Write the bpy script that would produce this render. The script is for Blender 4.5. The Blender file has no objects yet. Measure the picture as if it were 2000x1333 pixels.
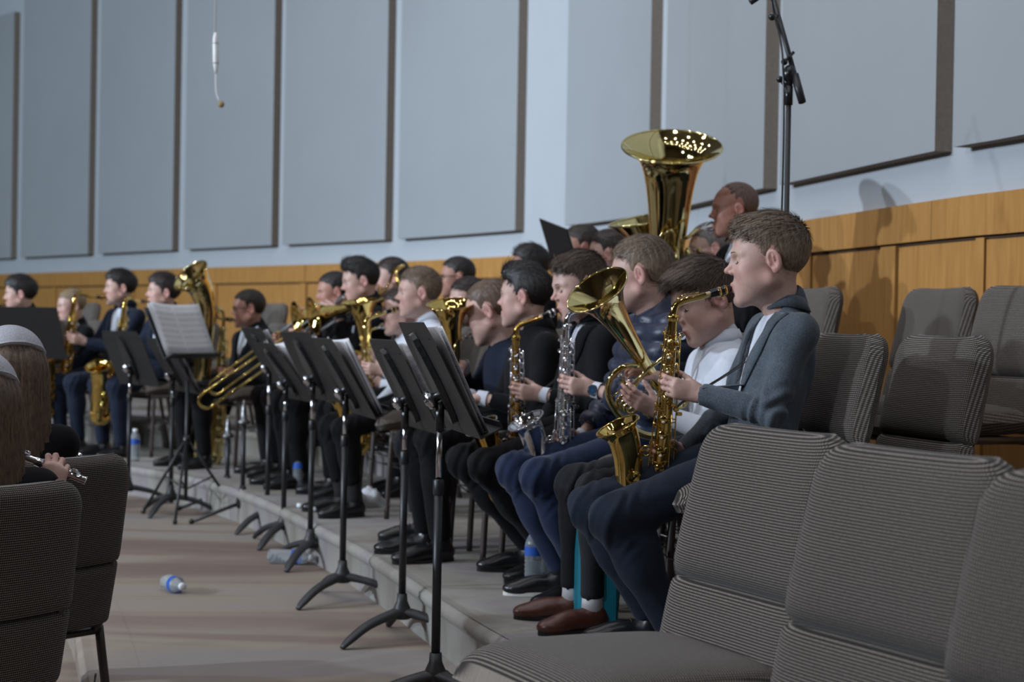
import bpy, math, random
import numpy as np
from mathutils import Vector, Matrix
from mathutils.bvhtree import BVHTree

random.seed(7)
rng = np.random.default_rng(7)
scene = bpy.context.scene
COL = scene.collection
PI = math.pi
V = Vector

# ------------------------------------------------------------------ camera
F_PX = 3200.0
CAM_Z = 1.07
PITCH = math.atan((666.5 - 640.0) / F_PX)
ROLL = math.radians(1.0)
cf = V((0, math.cos(PITCH), -math.sin(PITCH)))
r0 = V((1, 0, 0)); u0 = r0.cross(cf)
cr = r0 * math.cos(ROLL) + u0 * math.sin(ROLL)
cu = u0 * math.cos(ROLL) - r0 * math.sin(ROLL)
cam_d = bpy.data.cameras.new('camera')
cam = bpy.data.objects.new('camera', cam_d)
COL.objects.link(cam)
cam.matrix_world = Matrix(((cr.x, cu.x, -cf.x, 0), (cr.y, cu.y, -cf.y, 0), (cr.z, cu.z, -cf.z, CAM_Z), (0, 0, 0, 1)))
cam_d.sensor_width = 36.0
cam_d.lens = 36.0 * F_PX / 2000.0
cam_d.clip_start = 0.05
cam_d.dof.use_dof = True
cam_d.dof.focus_distance = 3.9
cam_d.dof.aperture_fstop = 4.6
scene.camera = cam

def at(px, py, Z):
    d = cf + cr * ((px - 1000.0) / F_PX) + cu * ((666.5 - py) / F_PX)
    return V((0, 0, CAM_Z)) + d * Z
def ground(px, py, z=0.0):
    d = cf + cr * ((px - 1000.0) / F_PX) + cu * ((666.5 - py) / F_PX)
    t = (z - CAM_Z) / d.z
    return V((0, 0, CAM_Z)) + d * t

# ------------------------------------------------------------------ world, lights, exposure
w = bpy.data.worlds.new('hall_air'); scene.world = w; w.use_nodes = True
w.node_tree.nodes['Background'].inputs[0].default_value = (0.50, 0.58, 0.72, 1)
w.node_tree.nodes['Background'].inputs[1].default_value = 0.09
vs = scene.view_settings
vs.view_transform = 'Standard'; vs.look = 'None'; vs.gamma = 1.0; vs.use_curve_mapping = False
vs.exposure = -0.2

def spot(loc, target, energy, color, angle, blend=0.6, radius=0.12):
    d = bpy.data.lights.new('stage_spot', 'SPOT'); d.energy = energy; d.color = color
    d.spot_size = math.radians(angle); d.spot_blend = blend; d.shadow_soft_size = radius
    o = bpy.data.objects.new('stage_spot', d); COL.objects.link(o)
    o.location = loc
    o.rotation_euler = (V(target) - V(loc)).to_track_quat('-Z', 'Y').to_euler()
def down(loc, energy, color, radius=0.09):
    d = bpy.data.lights.new('ceiling_downlight', 'AREA'); d.shape = 'DISK'; d.size = radius * 2
    d.energy = energy; d.color = color
    o = bpy.data.objects.new('ceiling_downlight', d); COL.objects.link(o); o.location = loc
# front stage lights and an added wall spot, hung over the hall, far to the players' front
spot((-13.0, 1.5, 4.6), (0.3, 7.0, 1.2), 4900, (0.72, 0.85, 1.0), 60, 0.8, 0.16)
spot((-12.5, 5.0, 4.9), (-1.0, 10.0, 1.8), 2100, (0.80, 0.88, 1.0), 70, 0.8, 0.14)
spot((-9.0, -4.0, 5.6), (0.5, 5.0, 1.0), 1500, (0.76, 0.87, 1.0), 60, 0.8, 0.16)
spot((-14.0, 7.0, 5.5), (-3.5, 16.0, 2.6), 5600, (0.68, 0.84, 1.0), 75, 0.9, 0.2)  # added spot to brighten the far left wall, which the others leave unlit
# rows of small ceiling downlights
for i in range(7):
    for j in range(6):
        x = -8.8 + i * 1.75 + (0.5 if j % 2 else 0.0); y = -1.5 + j * 2.3
        down((x, y, 8.4), 18, (0.95, 0.95, 1.0), 0.06)

# ------------------------------------------------------------------ materials
MATS = {}
def nmat(name):
    m = bpy.data.materials.new(name); m.use_nodes = True
    nt = m.node_tree; b = nt.nodes['Principled BSDF']
    MATS[name] = m
    return m, nt, b
def sock(b, nm, val):
    if nm in b.inputs: b.inputs[nm].default_value = val
def ramp_node(nt, stops):
    r = nt.nodes.new('ShaderNodeValToRGB')
    cr_ = r.color_ramp
    while len(cr_.elements) < len(stops): cr_.elements.new(0.5)
    for e, (p, c) in zip(cr_.elements, stops):
        e.position = p; e.color = (c[0], c[1], c[2], 1)
    return r
def coords(nt, kind='Object', scale=(1, 1, 1), rot=(0, 0, 0)):
    tc = nt.nodes.new('ShaderNodeTexCoord'); mp = nt.nodes.new('ShaderNodeMapping')
    mp.inputs['Scale'].default_value = scale; mp.inputs['Rotation'].default_value = rot
    nt.links.new(tc.outputs[kind], mp.inputs['Vector'])
    return mp.outputs['Vector']
def noise(nt, vec, scale, detail=3, rough=0.55, dist=0.0):
    n = nt.nodes.new('ShaderNodeTexNoise'); n.inputs['Scale'].default_value = scale
    n.inputs['Detail'].default_value = detail; n.inputs['Roughness'].default_value = rough
    n.inputs['Distortion'].default_value = dist
    nt.links.new(vec, n.inputs['Vector'])
    return n.outputs['Fac']
def bump(nt, b, fac, strength, dist=0.002):
    bp = nt.nodes.new('ShaderNodeBump'); bp.inputs['Strength'].default_value = strength
    bp.inputs['Distance'].default_value = dist
    nt.links.new(fac, bp.inputs['Height']); nt.links.new(bp.outputs['Normal'], b.inputs['Normal'])
def plain(name, c, rough=0.5, metal=0.0, var=0.08, nscale=30, bmp=0.0, bscale=300, bdist=0.001, spec=0.5, sheen=0.0, stretch=(1, 1, 1)):
    m, nt, b = nmat(name)
    vec = coords(nt, 'Object', stretch)
    f = noise(nt, vec, nscale)
    r = ramp_node(nt, [(0.25, [x * (1 - var) for x in c]), (0.75, [min(1, x * (1 + var)) for x in c])])
    nt.links.new(f, r.inputs['Fac']); nt.links.new(r.outputs['Color'], b.inputs['Base Color'])
    b.inputs['Roughness'].default_value = rough; b.inputs['Metallic'].default_value = metal
    sock(b, 'Specular IOR Level', spec)
    if sheen: sock(b, 'Sheen Weight', sheen); sock(b, 'Sheen Roughness', 0.5)
    if bmp: bump(nt, b, noise(nt, vec, bscale, 2), bmp, bdist)
    return m
def metal(name, c, rough=0.12):
    m, nt, b = nmat(name)
    vec = coords(nt)
    f = noise(nt, vec, 18, 3)
    mr = nt.nodes.new('ShaderNodeMapRange'); mr.inputs['To Min'].default_value = rough * 0.7; mr.inputs['To Max'].default_value = rough * 1.5
    nt.links.new(f, mr.inputs['Value']); nt.links.new(mr.outputs['Result'], b.inputs['Roughness'])
    b.inputs['Base Color'].default_value = (*c, 1); b.inputs['Metallic'].default_value = 1.0
    return m

metal('brass', (0.78, 0.55, 0.17), 0.05)
metal('brass_pale', (0.80, 0.66, 0.30), 0.05)
metal('brass_dark', (0.74, 0.46, 0.12), 0.05)
metal('silver', (0.82, 0.83, 0.85), 0.05)
metal('chrome', (0.75, 0.75, 0.77), 0.15)
metal('steel_dark', (0.22, 0.22, 0.23), 0.3)
plain('black_plastic', (0.012, 0.012, 0.013), 0.25, var=0.05)
plain('ebonite', (0.008, 0.008, 0.009), 0.12, var=0.05)
plain('cork', (0.45, 0.33, 0.2), 0.8, nscale=200, var=0.2)
plain('pearl', (0.8, 0.78, 0.74), 0.2)
plain('black_metal', (0.016, 0.016, 0.018), 0.42, var=0.15, nscale=60, bmp=0.05, bscale=500)
plain('cast_metal', (0.028, 0.028, 0.03), 0.5, var=0.2, nscale=80, bmp=0.15, bscale=250)
plain('desk_black', (0.010, 0.0095, 0.0092), 0.55, var=0.1, nscale=40, bmp=0.1, bscale=600)
plain('frame_brown', (0.045, 0.032, 0.027), 0.4, var=0.1)
plain('white_cable', (0.75, 0.75, 0.74), 0.4)
plain('mic_foam', (0.30, 0.22, 0.10), 0.9, nscale=400, var=0.3)
plain('lace', (0.72, 0.73, 0.78), 0.8, nscale=300, var=0.1)
plain('turquoise', (0.01, 0.25, 0.36), 0.55, var=0.08)
plain('cloth_towel', (0.55, 0.56, 0.58), 0.95, bmp=0.3, bscale=400)
plain('felt_black', (0.010, 0.010, 0.012), 0.85)
plain('leather_black', (0.010, 0.010, 0.012), 0.28, var=0.2, nscale=90, bmp=0.15, bscale=220)
plain('leather_brown', (0.085, 0.028, 0.018), 0.35, var=0.2, nscale=90, bmp=0.15, bscale=220)
plain('leather_grey', (0.05, 0.045, 0.045), 0.5, var=0.2, nscale=90, bmp=0.15, bscale=220)
plain('sole_white', (0.6, 0.58, 0.54), 0.7)
plain('sock_white', (0.7, 0.7, 0.72), 0.95, bmp=0.3, bscale=600)
plain('sock_blue', (0.012, 0.022, 0.11), 0.95, bmp=0.3, bscale=600)
plain('sock_black', (0.008, 0.008, 0.010), 0.95, bmp=0.3, bscale=600)
plain('watch_black', (0.012, 0.014, 0.018), 0.3)
plain('watch_blue', (0.02, 0.05, 0.09), 0.15)
plain('eye_white', (0.75, 0.72, 0.70), 0.15)
plain('iris', (0.06, 0.045, 0.035), 0.1)
plain('button_dark', (0.01, 0.01, 0.012), 0.3)
plain('label_blue', (0.02, 0.09, 0.42), 0.4)
plain('cap_white', (0.7, 0.72, 0.75), 0.4)

def cloth(name, c, rough=0.85, var=0.15, wscale=900, spec=0.25, sheen=0.15):
    m, nt, b = nmat(name)
    vec = coords(nt)
    f1 = noise(nt, vec, 260, 2); f2 = noise(nt, vec, 9, 3)
    mx = nt.nodes.new('ShaderNodeMath'); mx.operation = 'ADD'
    nt.links.new(f1, mx.inputs[0]); nt.links.new(f2, mx.inputs[1])
    r = ramp_node(nt, [(0.75 / 2 + 0.2, [x * (1 - var) for x in c]), (0.95, [x * (1 + var) for x in c])])
    ml = nt.nodes.new('ShaderNodeMath'); ml.operation = 'MULTIPLY'; ml.inputs[1].default_value = 0.75
    nt.links.new(mx.outputs[0], ml.inputs[0]); nt.links.new(ml.outputs[0], r.inputs['Fac'])
    nt.links.new(r.outputs['Color'], b.inputs['Base Color'])
    b.inputs['Roughness'].default_value = rough
    sock(b, 'Specular IOR Level', spec); sock(b, 'Sheen Weight', sheen); sock(b, 'Sheen Roughness', 0.45)
    f3 = noise(nt, vec, wscale, 1)
    bump(nt, b, f3, 0.25, 0.0006)
    return m
cloth('wool_grey', (0.072, 0.088, 0.108), var=0.35)
cloth('cloth_black', (0.0055, 0.0055, 0.007), var=0.2, sheen=0.04, spec=0.15)
cloth('cloth_charcoal', (0.009, 0.010, 0.013), var=0.2, sheen=0.06)
cloth('denim_black', (0.012, 0.013, 0.016), var=0.3, sheen=0.06)
cloth('denim_navy', (0.007, 0.012, 0.024), var=0.3, sheen=0.06)
cloth('cloth_navy', (0.006, 0.011, 0.026), var=0.2, sheen=0.06)
cloth('trouser_blue', (0.009, 0.017, 0.048), var=0.2)
cloth('shirt_white', (0.62, 0.65, 0.72), var=0.05, sheen=0.05)
cloth('shirt_cream', (0.50, 0.47, 0.42), var=0.05, sheen=0.05)
plain('puffy_navy', (0.011, 0.018, 0.044), 0.42, var=0.2, nscale=40, bmp=0.25, bscale=90, bdist=0.003, sheen=0.1)

def skin_mat(name, c, lip, flush):
    m, nt, b = nmat(name)
    at_ = nt.nodes.new('ShaderNodeAttribute'); at_.attribute_name = 'tint'
    sep = nt.nodes.new('ShaderNodeSeparateColor'); nt.links.new(at_.outputs['Color'], sep.inputs[0])
    vec = coords(nt)
    f = noise(nt, vec, 60, 3)
    r = ramp_node(nt, [(0.3, [x * 0.93 for x in c]), (0.7, [min(1, x * 1.05) for x in c])])
    nt.links.new(f, r.inputs['Fac'])
    def mix(a, fac, col):
        mx = nt.nodes.new('ShaderNodeMix'); mx.data_type = 'RGBA'
        nt.links.new(fac, mx.inputs[0]); nt.links.new(a, mx.inputs[6]); mx.inputs[7].default_value = (*col, 1)
        return mx.outputs[2]
    o = mix(r.outputs['Color'], sep.outputs[1], flush)
    o = mix(o, sep.outputs[0], lip)
    nt.links.new(o, b.inputs['Base Color'])
    b.inputs['Roughness'].default_value = 0.48
    sock(b, 'Specular IOR Level', 0.4)
    sock(b, 'Subsurface Weight', 0.15); sock(b, 'Subsurface Radius', (0.012, 0.005, 0.003)); sock(b, 'Subsurface Scale', 0.6)
    bump(nt, b, noise(nt, vec, 500, 2), 0.08, 0.0006)
    return m
skin_mat('skin_fair', (0.56, 0.36, 0.30), (0.40, 0.14, 0.13), (0.52, 0.23, 0.20))
skin_mat('skin_warm', (0.42, 0.22, 0.165), (0.30, 0.11, 0.10), (0.40, 0.15, 0.12))
skin_mat('skin_ruddy', (0.47, 0.23, 0.17), (0.27, 0.09, 0.08), (0.38, 0.12, 0.09))

def hair_mat(name, c1, c2):
    m, nt, b = nmat(name)
    vec = coords(nt, 'Object', (1, 1, 0.25))
    f = noise(nt, vec, 190, 3, 0.6)
    r = ramp_node(nt, [(0.3, c1), (0.72, c2)])
    nt.links.new(f, r.inputs['Fac']); nt.links.new(r.outputs['Color'], b.inputs['Base Color'])
    b.inputs['Roughness'].default_value = 0.5; sock(b, 'Specular IOR Level', 0.45)
    sock(b, 'Anisotropic', 0.4)
    bump(nt, b, f, 0.5, 0.002)
    return m
hair_mat('hair_light', (0.10, 0.068, 0.047), (0.29, 0.21, 0.145))
hair_mat('hair_brown', (0.048, 0.032, 0.023), (0.15, 0.103, 0.074))
hair_mat('hair_red', (0.06, 0.036, 0.024), (0.175, 0.11, 0.075))
hair_mat('hair_dark', (0.007, 0.006, 0.006), (0.025, 0.019, 0.017))
hair_mat('hair_darkbrown', (0.013, 0.009, 0.008), (0.048, 0.03, 0.024))
hair_mat('hair_blond', (0.16, 0.105, 0.06), (0.36, 0.27, 0.17))
hair_mat('hair_grey', (0.12, 0.11, 0.11), (0.30, 0.28, 0.28))
hair_mat('hair_long', (0.045, 0.026, 0.016), (0.15, 0.092, 0.055))
hair_mat('hair_stubble', (0.10, 0.06, 0.05), (0.2, 0.12, 0.09))

def clear_mat():
    m, nt, b = nmat('clear_plastic')
    b.inputs['Base Color'].default_value = (0.86, 0.93, 0.98, 1); b.inputs['Roughness'].default_value = 0.08
    sock(b, 'Transmission Weight', 0.85); sock(b, 'IOR', 1.25)
clear_mat()
def lens_mat():
    m, nt, b = nmat('lens_glass')
    b.inputs['Base Color'].default_value = (0.9, 0.93, 0.95, 1); b.inputs['Roughness'].default_value = 0.03
    sock(b, 'Transmission Weight', 1.0); sock(b, 'IOR', 1.05)
lens_mat()

def weave():
    m, nt, b = nmat('chair_weave')
    tc = nt.nodes.new('ShaderNodeTexCoord'); sp = nt.nodes.new('ShaderNodeSeparateXYZ')
    nt.links.new(tc.outputs['UV'], sp.inputs[0])
    def wave(out, period):
        m1 = nt.nodes.new('ShaderNodeMath'); m1.operation = 'MULTIPLY'; m1.inputs[1].default_value = 2 * PI / period
        nt.links.new(out, m1.inputs[0])
        m2 = nt.nodes.new('ShaderNodeMath'); m2.operation = 'SINE'; nt.links.new(m1.outputs[0], m2.inputs[0])
        return m2.outputs[0]
    a = wave(sp.outputs[1], 0.0054); c = wave(sp.outputs[0], 0.0054)
    m3 = nt.nodes.new('ShaderNodeMath'); m3.operation = 'MULTIPLY_ADD'; m3.inputs[1].default_value = 0.55
    nt.links.new(c, m3.inputs[0]); nt.links.new(a, m3.inputs[2])
    n = noise(nt, tc.outputs['UV'], 220, 2)
    m4 = nt.nodes.new('ShaderNodeMath'); m4.operation = 'MULTIPLY_ADD'; m4.inputs[1].default_value = 0.9
    nt.links.new(n, m4.inputs[0]); nt.links.new(m3.outputs[0], m4.inputs[2])
    r = ramp_node(nt, [(0.35, (0.022, 0.018, 0.016)), (0.60, (0.070, 0.059, 0.051)), (0.93, (0.36, 0.305, 0.258))])
    mr = nt.nodes.new('ShaderNodeMapRange'); mr.inputs['From Min'].default_value = -1.3; mr.inputs['From Max'].default_value = 2.2
    nt.links.new(m4.outputs[0], mr.inputs['Value']); nt.links.new(mr.outputs['Result'], r.inputs['Fac'])
    nt.links.new(r.outputs['Color'], b.inputs['Base Color'])
    b.inputs['Roughness'].default_value = 0.9; sock(b, 'Specular IOR Level', 0.2); sock(b, 'Sheen Weight', 0.1)
    bump(nt, b, m3.outputs[0], 0.35, 0.0012)
weave()

def carpet(name, stops, scale, stretch, rot):
    m, nt, b = nmat(name)
    vec = coords(nt, 'Object', stretch, rot)
    f = noise(nt, vec, scale, 4, 0.5, 0.6)
    r = ramp_node(nt, stops)
    nt.links.new(f, r.inputs['Fac'])
    v2 = coords(nt)
    f2 = noise(nt, v2, 700, 2)
    r2 = ramp_node(nt, [(0.2, (0.72, 0.72, 0.72)), (0.8, (1.15, 1.15, 1.15))])
    nt.links.new(f2, r2.inputs['Fac'])
    mx = nt.nodes.new('ShaderNodeMix'); mx.data_type = 'RGBA'; mx.blend_type = 'MULTIPLY'; mx.inputs[0].default_value = 1.0
    nt.links.new(r.outputs['Color'], mx.inputs[6]); nt.links.new(r2.outputs['Color'], mx.inputs[7])
    nt.links.new(mx.outputs[2], b.inputs['Base Color'])
    b.inputs['Roughness'].default_value = 0.97; sock(b, 'Specular IOR Level', 0.1)
    bump(nt, b, f2, 0.6, 0.004)
carpet('carpet', [(0.36, (0.225, 0.170, 0.145)), (0.47, (0.270, 0.212, 0.180)), (0.54, (0.335, 0.285, 0.232)), (0.64, (0.315, 0.280, 0.265))], 1.0, (0.40, 1.9, 1), (0, 0, 0.12))
carpet('carpet_riser', [(0.38, (0.25, 0.225, 0.20)), (0.5, (0.34, 0.325, 0.29)), (0.58, (0.30, 0.265, 0.275)), (0.66, (0.34, 0.33, 0.31))], 1.6, (1.2, 1.2, 0.25), (0, 0, 0.3))

def wood():
    m, nt, b = nmat('maple_wood')
    vec = coords(nt, 'Object', (6, 6, 0.6))
    f = noise(nt, vec, 6, 5, 0.6, 0.4)
    r = ramp_node(nt, [(0.3, (0.39, 0.185, 0.050)), (0.7, (0.51, 0.265, 0.080))])
    nt.links.new(f, r.inputs['Fac']); nt.links.new(r.outputs['Color'], b.inputs['Base Color'])
    b.inputs['Roughness'].default_value = 0.42; sock(b, 'Specular IOR Level', 0.35)
    bump(nt, b, f, 0.05, 0.001)
wood()
plain('wood_gap', (0.06, 0.03, 0.012), 0.7)
plain('wall_paint', (0.44, 0.47, 0.50), 0.85, var=0.02, nscale=3)
plain('panel_fabric', (0.325, 0.342, 0.355), 0.95, var=0.035, nscale=1.2, bmp=0.15, bscale=500, spec=0.1)
plain('panel_edge', (0.25, 0.21, 0.175), 0.9, var=0.1, nscale=60, bmp=0.2, bscale=500, spec=0.1)
plain('ceiling_paint', (0.20, 0.18, 0.16), 0.9)
plain('hall_wall', (0.16, 0.12, 0.09), 0.9)
plain('page_white', (0.62, 0.62, 0.64), 0.7, var=0.03)
def sheet():
    m, nt, b = nmat('sheet_music')
    tc = nt.nodes.new('ShaderNodeTexCoord'); sp = nt.nodes.new('ShaderNodeSeparateXYZ')
    nt.links.new(tc.outputs['UV'], sp.inputs[0])
    def math2(op, a, bb):
        q = nt.nodes.new('ShaderNodeMath'); q.operation = op
        if hasattr(a, 'links'): nt.links.new(a, q.inputs[0])
        else: q.inputs[0].default_value = a
        if hasattr(bb, 'links'): nt.links.new(bb, q.inputs[1])
        else: q.inputs[1].default_value = bb
        return q.outputs[0]
    fr = math2('FRACT', math2('MULTIPLY', sp.outputs[1], 9.0), 0.0)     # nine systems
    five = math2('FRACT', math2('MULTIPLY', fr, 9.0), 0.0)
    line = math2('MULTIPLY', math2('LESS_THAN', five, 0.18), math2('LESS_THAN', fr, 0.58))
    n = noise(nt, tc.outputs['UV'], 70, 1)
    notes = math2('MULTIPLY', math2('GREATER_THAN', n, 0.62), math2('LESS_THAN', fr, 0.62))
    ink = math2('MAXIMUM', math2('MULTIPLY', line, 0.5), notes)
    inside = math2('MULTIPLY', math2('GREATER_THAN', sp.outputs[0], 0.07), math2('LESS_THAN', sp.outputs[0], 0.93))
    ink = math2('MULTIPLY', ink, inside)
    r = ramp_node(nt, [(0.0, (0.62, 0.62, 0.64)), (1.0, (0.05, 0.05, 0.06))])
    nt.links.new(ink, r.inputs['Fac']); nt.links.new(r.outputs['Color'], b.inputs['Base Color'])
    b.inputs['Roughness'].default_value = 0.7
sheet()

# ------------------------------------------------------------------ helpers
def put(name, me, mat=None, parent=None, M=None):
    o = bpy.data.objects.new(name, me); COL.objects.link(o)
    if mat and not me.materials: me.materials.append(MATS[mat])
    if parent is not None: o.parent = parent
    if M is not None: o.matrix_local = M
    return o
def tag(o, label=None, cat=None, group=None, kind=None):
    if label: o['label'] = label
    if cat: o['category'] = cat
    if group: o['group'] = group
    if kind: o['kind'] = kind
    return o
def empty(name, M):
    o = bpy.data.objects.new(name, None); COL.objects.link(o); o.empty_display_size = 0.1
    o.matrix_world = M
    return o
def dup(root, M, label=None):
    r = root.copy(); COL.objects.link(r); r.matrix_world = M
    if label: r['label'] = label
    for ch in root.children:
        c = ch.copy(); COL.objects.link(c); c.parent = r
        for g in ch.children:
            d = g.copy(); COL.objects.link(d); d.parent = c
    return r
def Mloc(loc, rz=0.0, s=1.0):
    return Matrix.Translation(V(loc)) @ Matrix.Rotation(rz, 4, 'Z') @ Matrix.Scale(s, 4)
def frame(o, x, y, z):
    return Matrix(((x[0], y[0], z[0], o[0]), (x[1], y[1], z[1], o[1]), (x[2], y[2], z[2], o[2]), (0, 0, 0, 1)))
def catmull(pts, n=8):
    P = [V(p) for p in pts]
    P = [P[0] * 2 - P[1]] + P + [P[-1] * 2 - P[-2]]
    out = []
    for i in range(1, len(P) - 2):
        a, b, c, d = P[i - 1:i + 3]
        for k in range(n):
            t = k / n
            out.append(0.5 * ((2 * b) + (c - a) * t + (2 * a - 5 * b + 4 * c - d) * t * t + (3 * b - a - 3 * c + d) * t ** 3))
    out.append(P[-2].copy())
    return out
def lerpr(rs, n):
    # resample radii list to n entries
    xs = np.linspace(0, 1, len(rs)); return list(np.interp(np.linspace(0, 1, n), xs, rs))

class MB:
    def __init__(s): s.v = []; s.f = []; s.sm = []; s.uv = {}
    def add(s, vs_, fs, smooth=True):
        o = len(s.v); s.v += [tuple(p) for p in vs_]
        for f in fs: s.f.append(tuple(i + o for i in f)); s.sm.append(smooth)
        return o
    def box(s, c, size, R=None, bev=0.0):
        c = V(c); hx, hy, hz = [q / 2 for q in size]
        if bev <= 0:
            P = [V((x, y, z)) for z in (-hz, hz) for y in (-hy, hy) for x in (-hx, hx)]
            F = [(0, 2, 3, 1), (4, 5, 7, 6), (0, 1, 5, 4), (2, 6, 7, 3), (0, 4, 6, 2), (1, 3, 7, 5)]
        else:
            P = []; F = []
            b = bev
            for z, k in ((-hz, b), (-hz + b, 0), (hz - b, 0), (hz, b)):
                ax, ay = hx - k, hy - k
                P += [V(q) for q in ((-ax + b, -ay, z), (ax - b, -ay, z), (ax, -ay + b, z), (ax, ay - b, z), (ax - b, ay, z), (-ax + b, ay, z), (-ax, ay - b, z), (-ax, -ay + b, z))]
            for r in range(3):
                for i in range(8):
                    j = (i + 1) % 8; F.append((r * 8 + i, r * 8 + j, r * 8 + 8 + j, r * 8 + 8 + i))
            F.append(tuple(range(7, -1, -1))); F.append(tuple(range(24, 32)))
        if R is not None: P = [R @ p for p in P]
        s.add([c + p for p in P], F, False)
        return s
    def tube(s, path, rad, n=12, cap=(True, True), closed=False, flat=None, smooth=True):
        P = [V(p) for p in path]; m = len(P)
        if not hasattr(rad, '__len__'): rad = [rad] * m
        if len(rad) != m: rad = lerpr(rad, m)
        T = []
        for i in range(m):
            if closed: t = P[(i + 1) % m] - P[i - 1]
            else: t = P[min(i + 1, m - 1)] - P[max(i - 1, 0)]
            T.append(t.normalized() if t.length > 1e-9 else V((0, 0, 1)))
        up = V((0, 0, 1)) if abs(T[0].z) < 0.9 else V((1, 0, 0))
        nrm = (up - T[0] * up.dot(T[0])).normalized()
        vs_ = []
        for i in range(m):
            nrm = (nrm - T[i] * nrm.dot(T[i])).normalized(); bn = T[i].cross(nrm)
            for k in range(n):
                a = 2 * PI * k / n
                e = nrm * math.cos(a) * (flat[0] if flat else 1) + bn * math.sin(a) * (flat[1] if flat else 1)
                vs_.append(P[i] + e * rad[i])
        F = []
        for i in range(m if closed else m - 1):
            i2 = (i + 1) % m
            for k in range(n):
                k2 = (k + 1) % n
                F.append((i * n + k, i * n + k2, i2 * n + k2, i2 * n + k))
        if not closed:
            if cap[0]: F.append(tuple(range(n - 1, -1, -1)))
            if cap[1]: F.append(tuple((m - 1) * n + k for k in range(n)))
        s.add(vs_, F, smooth)
        return s
    def lathe(s, prof, M=None, n=20, cap=(False, False), smooth=True):
        # prof: list of (r, z); M places local z axis
        vs_ = []
        for r, z in prof:
            for k in range(n):
                a = 2 * PI * k / n; vs_.append(V((r * math.cos(a), r * math.sin(a), z)))
        if M is not None: vs_ = [M @ p for p in vs_]
        F = []
        m = len(prof)
        for i in range(m - 1):
            for k in range(n):
                k2 = (k + 1) % n; F.append((i * n + k, i * n + k2, (i + 1) * n + k2, (i + 1) * n + k))
        if cap[0]: F.append(tuple(range(n - 1, -1, -1)))
        if cap[1]: F.append(tuple((m - 1) * n + k for k in range(n)))
        s.add(vs_, F, smooth)
        return s
    def ball(s, c, r, n=12, m=8, M=None):
        c = V(c); r = r if hasattr(r, '__len__') else (r, r, r)
        prof = [(math.sin(PI * i / m), -math.cos(PI * i / m)) for i in range(m + 1)]
        prof[0] = (1e-4, -1); prof[-1] = (1e-4, 1)
        T = Matrix.Translation(c) @ (M.to_4x4() if M is not None else Matrix()) @ Matrix.Diagonal((*r, 1))
        return s.lathe(prof, T, n)
    def grid(s, P, nu, nv, smooth=True, closed_u=False):
        F = []
        for j in range(nv - 1):
            for i in range(nu if closed_u else nu - 1):
                i2 = (i + 1) % nu
                F.append((j * nu + i, j * nu + i2, (j + 1) * nu + i2, (j + 1) * nu + i))
        return s.add(P, F, smooth)
    def mesh(s, name, mat=None, uv=None):
        me = bpy.data.meshes.new(name)
        me.from_pydata(s.v, [], s.f)
        me.polygons.foreach_set('use_smooth', s.sm)
        if uv is not None:
            l = me.uv_layers.new(name='UVMap')
            vi = np.zeros(len(me.loops), dtype=np.int32); me.loops.foreach_get('vertex_index', vi)
            l.data.foreach_set('uv', np.asarray(uv, dtype=np.float32)[vi].ravel())
        me.update()
        if mat: me.materials.append(MATS[mat])
        return me
    def build(s, name, mat, parent=None, M=None, uv=None):
        return put(name, s.mesh(name, mat, uv), None, parent, M)

def zaxis(o, d, xh=(0, 0, 1)):
    z = V(d).normalized(); xh = V(xh)
    if abs(z.dot(xh)) > 0.95: xh = V((1, 0, 0))
    x = (xh - z * xh.dot(z)).normalized(); y = z.cross(x)
    return frame(V(o), x, y, z)
def arc(c, r, a0, a1, n, ax, ay):
    return [V(c) + V(ax) * (r * math.cos(a0 + (a1 - a0) * i / (n - 1))) + V(ay) * (r * math.sin(a0 + (a1 - a0) * i / (n - 1))) for i in range(n)]

# ------------------------------------------------------------------ the hall
L0, L1, L2, LM = 0.0, 0.18, 0.35, -0.18
def curve2(pts, n=10): return catmull([V((x, y, 0)) for x, y in pts], n)
WALL = curve2([(-13.0, 26.5), (-9.4, 23.2), (-6.1, 19.6), (-3.6, 16.7), (-1.84, 14.7), (-0.62, 13.2), (0.68, 10.85), (1.29, 8.25), (1.70, 6.4), (1.85, 5.9), (2.1, 4.9), (2.5, 3.3), (2.9, 1.2), (3.2, -1.5)])
EDGE1 = curve2([(-9.5, 12.6), (-5.2, 11.75), (-3.4, 10.95), (-2.37, 10.1), (-1.52, 8.9), (-0.65, 6.73), (-0.093, 4.95), (0.30, 3.9), (0.66, 2.9), (0.98, 1.9), (1.35, 0.5), (1.8, -1.5)])
def offset(cv, d):
    out = []
    for i, p in enumerate(cv):
        t = (cv[min(i + 1, len(cv) - 1)] - cv[max(i - 1, 0)]).normalized()
        n = V((t.y, -t.x, 0))       # right of travel: towards the stage front
        out.append(p + n * (d(p) if callable(d) else d))
    return out
EDGE2 = offset(EDGE1, lambda p: -1.02 - 0.42 * max(0.0, min(1.0, (9.0 - p.y) / 2.6)))
EDGE0 = offset(EDGE1, 1.12)

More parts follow.
